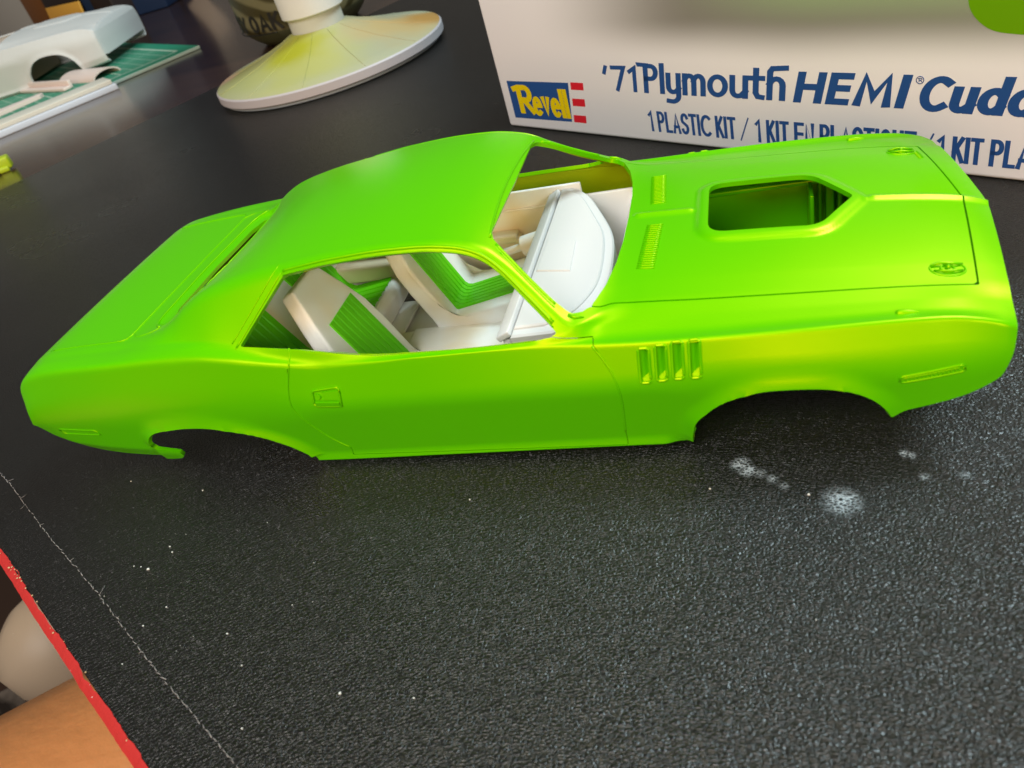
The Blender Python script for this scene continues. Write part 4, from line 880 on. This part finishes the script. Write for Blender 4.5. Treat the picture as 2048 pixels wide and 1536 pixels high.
mxz = N.new("ShaderNodeMix"); mxz.data_type = 'RGBA'; L.new(mrz.outputs[0], mxz.inputs[0]); mxz.inputs[6].default_value = (0.085, 0.092, 0.045, 1)
L.new(tc.outputs["Object"], mp.inputs[0]); L.new(mp.outputs[0], wv.inputs["Vector"]); L.new(wv.outputs["Color"], rp.inputs[0]); L.new(rp.outputs[0], mxz.inputs[7]); L.new(mxz.outputs[2], b.inputs["Base Color"])
cup = root("camo_tumbler", "olive camouflage tumbler with dark lettering standing behind the white paint stand", "tumbler")
q = MB(); q.lathe([(0, -2.6), (33, -2.6), (36.5, -1.6), (41, 2.0), (45.6, 6.5), (48, 11), (48.6, 16), (48.8, 120), (47.5, 122), (0, 122)], (0, 0, 0), 64); q.build("body", M_CAMO, cup, angle=45)
q = MB(); q.lathe([(48.7, 120), (50.2, 121), (50.2, 126), (48, 128), (0, 128)], (0, 0, 0), 64); q.build("lid", mat("dark_lid", (.03, .03, .028), .4), cup, angle=40)
def cupwrap(u, v):                                   # u millimetres round the cup, v height
    a = -1.45 + u / 48.9; return (49.0 * math.cos(a), 49.0 * math.sin(a), v)
M_CLET = mat("dark_brown_print", (0.012, 0.012, 0.008), .5)
write("cup_lettering", "MOSSY OAK", -84, 10.6, 11.5, 84, M_CLET, 2.6, 2.0, .3, .3, parent=cup, place=lambda a, b_, c: cupwrap(a, b_))
q = MB(); q.tube([cupwrap(u, 9.2) for u in np.linspace(-84, -6, 40)], .45, 4); q.build("cup_lettering", M_CLET, cup)
at(cup, -310, 431)

# ------------------------------------------------------------------ cutting mat, plastic strips, white body
M_MAT = mat("green_cutting_mat", (0.015, 0.24, 0.14), .5, 0, .4)
e1 = Vector((-.57, -.822, 0)); e2 = Vector((-.822, .57, 0)); MC = Vector((-431.0, 460.0, 0))
def mt_(u, v, z=0): p = MC + e1 * u + e2 * v; return (p.x, p.y, z)
MROT = Matrix(((e1.x, e2.x, 0), (e1.y, e2.y, 0), (0, 0, 1)))
cm = root("cutting_mat", "green self healing cutting mat with pale grid lines at the far left of the desk", "cutting mat")
q = MB(); q.box(mt_(150, 225, -1.2), (300, 450, 2.6), MROT, .6); q.build("mat_sheet", M_MAT, cm, angle=40)
M_LINE = mat("pale_grid_print", (0.42, 0.60, 0.46), .5)
q = MB(); zt = .14
def line(u0, v0, u1, v1, w):
    a = Vector(mt_(u0, v0, zt)); c = Vector(mt_(u1, v1, zt)); t = (c - a).normalized(); nn = Vector((-t.y, t.x, 0)) * w / 2
    q.add([a - nn, c - nn, c + nn, a + nn], [(0, 1, 2, 3)])
for u, v in ((14, 14),): line(u, v, 286, v, 3.0); line(u, v, u, 436, 3.0)
for k in range(1, 28): line(14 + k * 10, 14, 14 + k * 10, 436, .7 if k % 5 else 1.6)
for k in range(1, 42): line(14, 14 + k * 10, 286, 14 + k * 10, .7 if k % 5 else 1.6)
q.build("grid_print", M_LINE, cm, False)
q = MB(); q.box(mt_(150, 0.6, -1.3), (300.6, 2.6, 2.4), MROT, .3); q.build("pale_edge", mat("pale_mat_core", (0.42, 0.55, 0.48), .5), cm, angle=40)
M_STRIP = mat("ivory_plastic", (0.72, 0.68, 0.58), .45); M_STRIPB = mat("bluish_white_plastic", (0.66, 0.70, 0.78), .35)
s1 = Vector((-.62, -.785, 0)); s2 = Vector((-.785, .62, 0)); SC_ = Vector((-459.0, 379.5, 0))
SROT = Matrix(((s1.x, s2.x, 0), (s1.y, s2.y, 0), (0, 0, 1)))
def sp_(u, v, z): p = SC_ + s1 * u + s2 * v; return (p.x, p.y, z)
sr = root("plastic_strip", "long flat white two layer plastic strip along the near edge of the cutting mat", "plastic strip")
q = MB(); q.box(sp_(130, 12.5, 3.6), (260, 24, 3.2), SROT, .5); q.build("upper_layer", M_STRIP, sr, angle=40)
q = MB(); q.box(sp_(130, 12, -.5), (264, 26, 4.6), SROT, .8); q.build("lower_layer", M_STRIPB, sr, angle=40)
M_BLUSH = mat("blush_white_plastic", (0.80, 0.66, 0.60), .4)
def curved_plate(name, pos, L_, W, H, rz, m, label):
    q = MB(); V = []; n = 12
    for k, t in enumerate((0, 1)):
        for i in range(n):
            a = math.pi * (i / (n - 1)); V.append((L_ * (t - .5), W / 2 * math.cos(a), H * math.sin(a)))
        for i in range(n):
            a = math.pi * (i / (n - 1)); V.append((L_ * (t - .5), (W / 2 - 1.2) * math.cos(a), (H - 1.2) * math.sin(a) - .0))
    F = []
    for i in range(n - 1):
        F += [(i, i + 1, 2 * n + i + 1, 2 * n + i), (n + i + 1, n + i, 3 * n + i, 3 * n + i + 1), (i, n + i, n + i + 1, i + 1), (2 * n + i + 1, 3 * n + i + 1, 3 * n + i, 2 * n + i)]
    o = q.add(V, F).build(name, m, None, angle=40); at(o, *pos, rz); tag(o, label, "kit part", "loose kit parts on the cutting mat"); return o
curved_plate("kit_part", (-528, 436, .2), 62, 26, 6, math.atan2(-40, 95), M_BLUSH, "blush white curved plastic kit part beside the white car body's wheel arch")
q = MB(); q.box((0, 0, 1.4), (88, 7, 2.4), None, .6); q.box((0, 4.6, 3.4), (84, 3, 6), None, .6); o = q.build("kit_part", M_BLUSH, None, angle=40); at(o, -566, 423, .2, math.atan2(.42, .9)); o.rotation_euler = (0, 0, -.42); tag(o, "narrow white plastic channel kit part lying on the cutting mat", "kit part", "loose kit parts on the cutting mat")
q = MB(); q.prism([(-30, -9), (26, -4), (30, 2), (-28, 12)], 0, 3.0, bev=.5); o = q.build("kit_part", M_BLUSH, None, angle=40); at(o, -566, 378, .3, 1.0); tag(o, "tapered white plastic kit part at the very left edge of the cutting mat", "kit part", "loose kit parts on the cutting mat")

M_WBODY = mat("matt_white_primer", (0.64, 0.65, 0.64), .5, 0, .3)
wc = root("white_car_body", "unpainted white model car body standing on the green cutting mat at upper left", "model car")
f_open_top = np.where((JJ > KI[6]) & (X_ < -25.5), -50.0, 50.0)
shell("body_shell", np.minimum.reduce([f_arch, np.where(X_ < 4, 50.0, 33.4 - X_), f_ws, f_open_top, X_ + 120]), wc, mats=[M_WBODY, M_WBODY])
i33 = station(33.2); sec = [tuple(p) for p in G[i33] if p[2] > 7.5]; capl = [(33.4, -p[1], p[2]) for p in sec] + [(33.4, p[1], p[2]) for p in sec[::-1]]
q = MB(); n_ = len(sec); q.add([(34.6, -p[1] * .93, p[2] * .96) for p in sec] + [(34.6, p[1] * .93, p[2] * .96) for p in sec] + [(33.1, -p[1], p[2]) for p in sec] + [(33.1, p[1], p[2]) for p in sec],
    [(i, i + 1, n_ + i + 1, n_ + i) for i in range(n_ - 1)] + [(2 * n_ + i, 2 * n_ + i + 1, i + 1, i) for i in range(n_ - 1)] + [(n_ + i, n_ + i + 1, 3 * n_ + i + 1, 3 * n_ + i) for i in range(n_ - 1)]); q.build("end_panel", M_WBODY, wc, angle=60)
q = MB(); q.box((-75, 0, 9), (92, 62, 14), None, 1); q.build("cabin_floor", mat("tan_shade_plastic", (0.50, 0.36, 0.25), .5), wc, angle=40)  # tan puts the shading and reflected tan inside the body into the colour
at(wc, -584, 497, -1.0, math.radians(15.1)); wc.scale = (1.463, 1.463, 1.463)
# ------------------------------------------------------------------ far left corner of the desk
M_NAVY = mat("navy_card", (0.004, 0.020, 0.062), .5)
def stand_box(name, p, q_, depth, h, m, label, cat, bev=1.5):
    a = Vector((p[0], p[1], 0)); c = Vector((q_[0], q_[1], 0)); t = (c - a).normalized(); nn = Vector((-t.y, t.x, 0)); l = (c - a).length
    mb = MB(); R = Matrix(((t.x, nn.x, 0), (t.y, nn.y, 0), (0, 0, 1))); ctr = (a + c) / 2 + nn * depth / 2
    mb.box((ctr.x, ctr.y, h / 2 - 2.7), (l, depth, h), R, bev); o = mb.build(name, m, None, angle=40); return tag(o, label, cat)
stand_box("carton", (-772, 752), (-672, 772), 90, 160, M_NAVY, "dark navy blue box standing behind the cutting mat", "box")
M_WOODB = mat("orange_brown_wood", (0.20, 0.075, 0.016), .45); M_GREYP = mat("pale_grey_plastic", (0.5, 0.5, 0.48), .5)
tr = root("wooden_box", "orange brown wooden box with a dark block behind the white car body", "wooden box")
t1 = Vector((-.935, .354, 0)); t2 = Vector((.354, .935, 0)); t2 = Vector((.354, .935, 0))
TROT = Matrix(((t1.x, t2.x, 0), (t1.y, t2.y, 0), (0, 0, 1)))
def tp(u, v, z): p = Vector((-728, 728, 0)) + t1 * u + t2 * v; return (p.x, p.y, z)
q = MB(); q.box(tp(75, 5, 5.5), (160, 12, 16), TROT, 2); q.build("front_board", M_WOODB, tr, angle=40)
q = MB(); q.box(tp(75, 45, 28), (156, 64, 60), TROT, 2); q.build("dark_block", mat("dark_block", (.022, .013, .012), .5), tr, angle=40)  # solid dark block behind the front board
q = MB(); q.box(tp(212, 60, 60), (60, 60, 125), TROT, 3); q.build("side_board", M_WOODB, tr, angle=40)
q = MB(); q.box(tp(88, 2, 22.5), (84, 2.5, 17), TROT @ Matrix.Rotation(-.12, 3, 'X'), .6); tag(q.build("label_card", mat("yellow_orange_card", (0.80, 0.42, 0.06), .5), None, angle=40), "yellow orange card propped on the front of the wooden box at upper left", "card")
q = MB(); q.box(tp(330, 60, 90), (150, 14, 190), TROT, 3); tag(q.build("panel", M_GREYP, None, angle=40), "pale grey upright plastic panel at the far left edge beside the wooden box", "panel")
q = MB(); q.box((-640, 800, 22), (30, 4, 52), Matrix.Rotation(.5, 3, 'Y'), 1); tag(q.build("paper_slip", mat("beige_paper", (.55, .45, .36), .6), None, angle=40), "small beige paper slip leaning beside the navy box", "paper")
# small lime part at the left edge of the picture
M_LIME = mat("lime_yellow_paint", (0.42, 0.52, 0.015), .35)
q = MB(); q.box((0, 0, 2.0), (34, 9, 7), None, 1.2); q.box((-3, 5.5, -.5), (26, 6, 3), None, 1); q.box((12, -4.6, -1.0), (6, 3, 3), None, .8)
o = q.build("bumper_part", M_LIME, None, angle=40); at(o, -441, 222, -.2, math.atan2(.62, .78)); tag(o, "small lime yellow painted plastic part at the left edge of the desk pad", "kit part")

# skin and subdivision results become plain meshes
dg = bpy.context.evaluated_depsgraph_get()
for o in DG:
    me = bpy.data.meshes.new_from_object(o.evaluated_get(dg)); o.modifiers.clear(); o.data = me
    me.polygons.foreach_set("use_smooth", np.ones(len(me.polygons), bool))
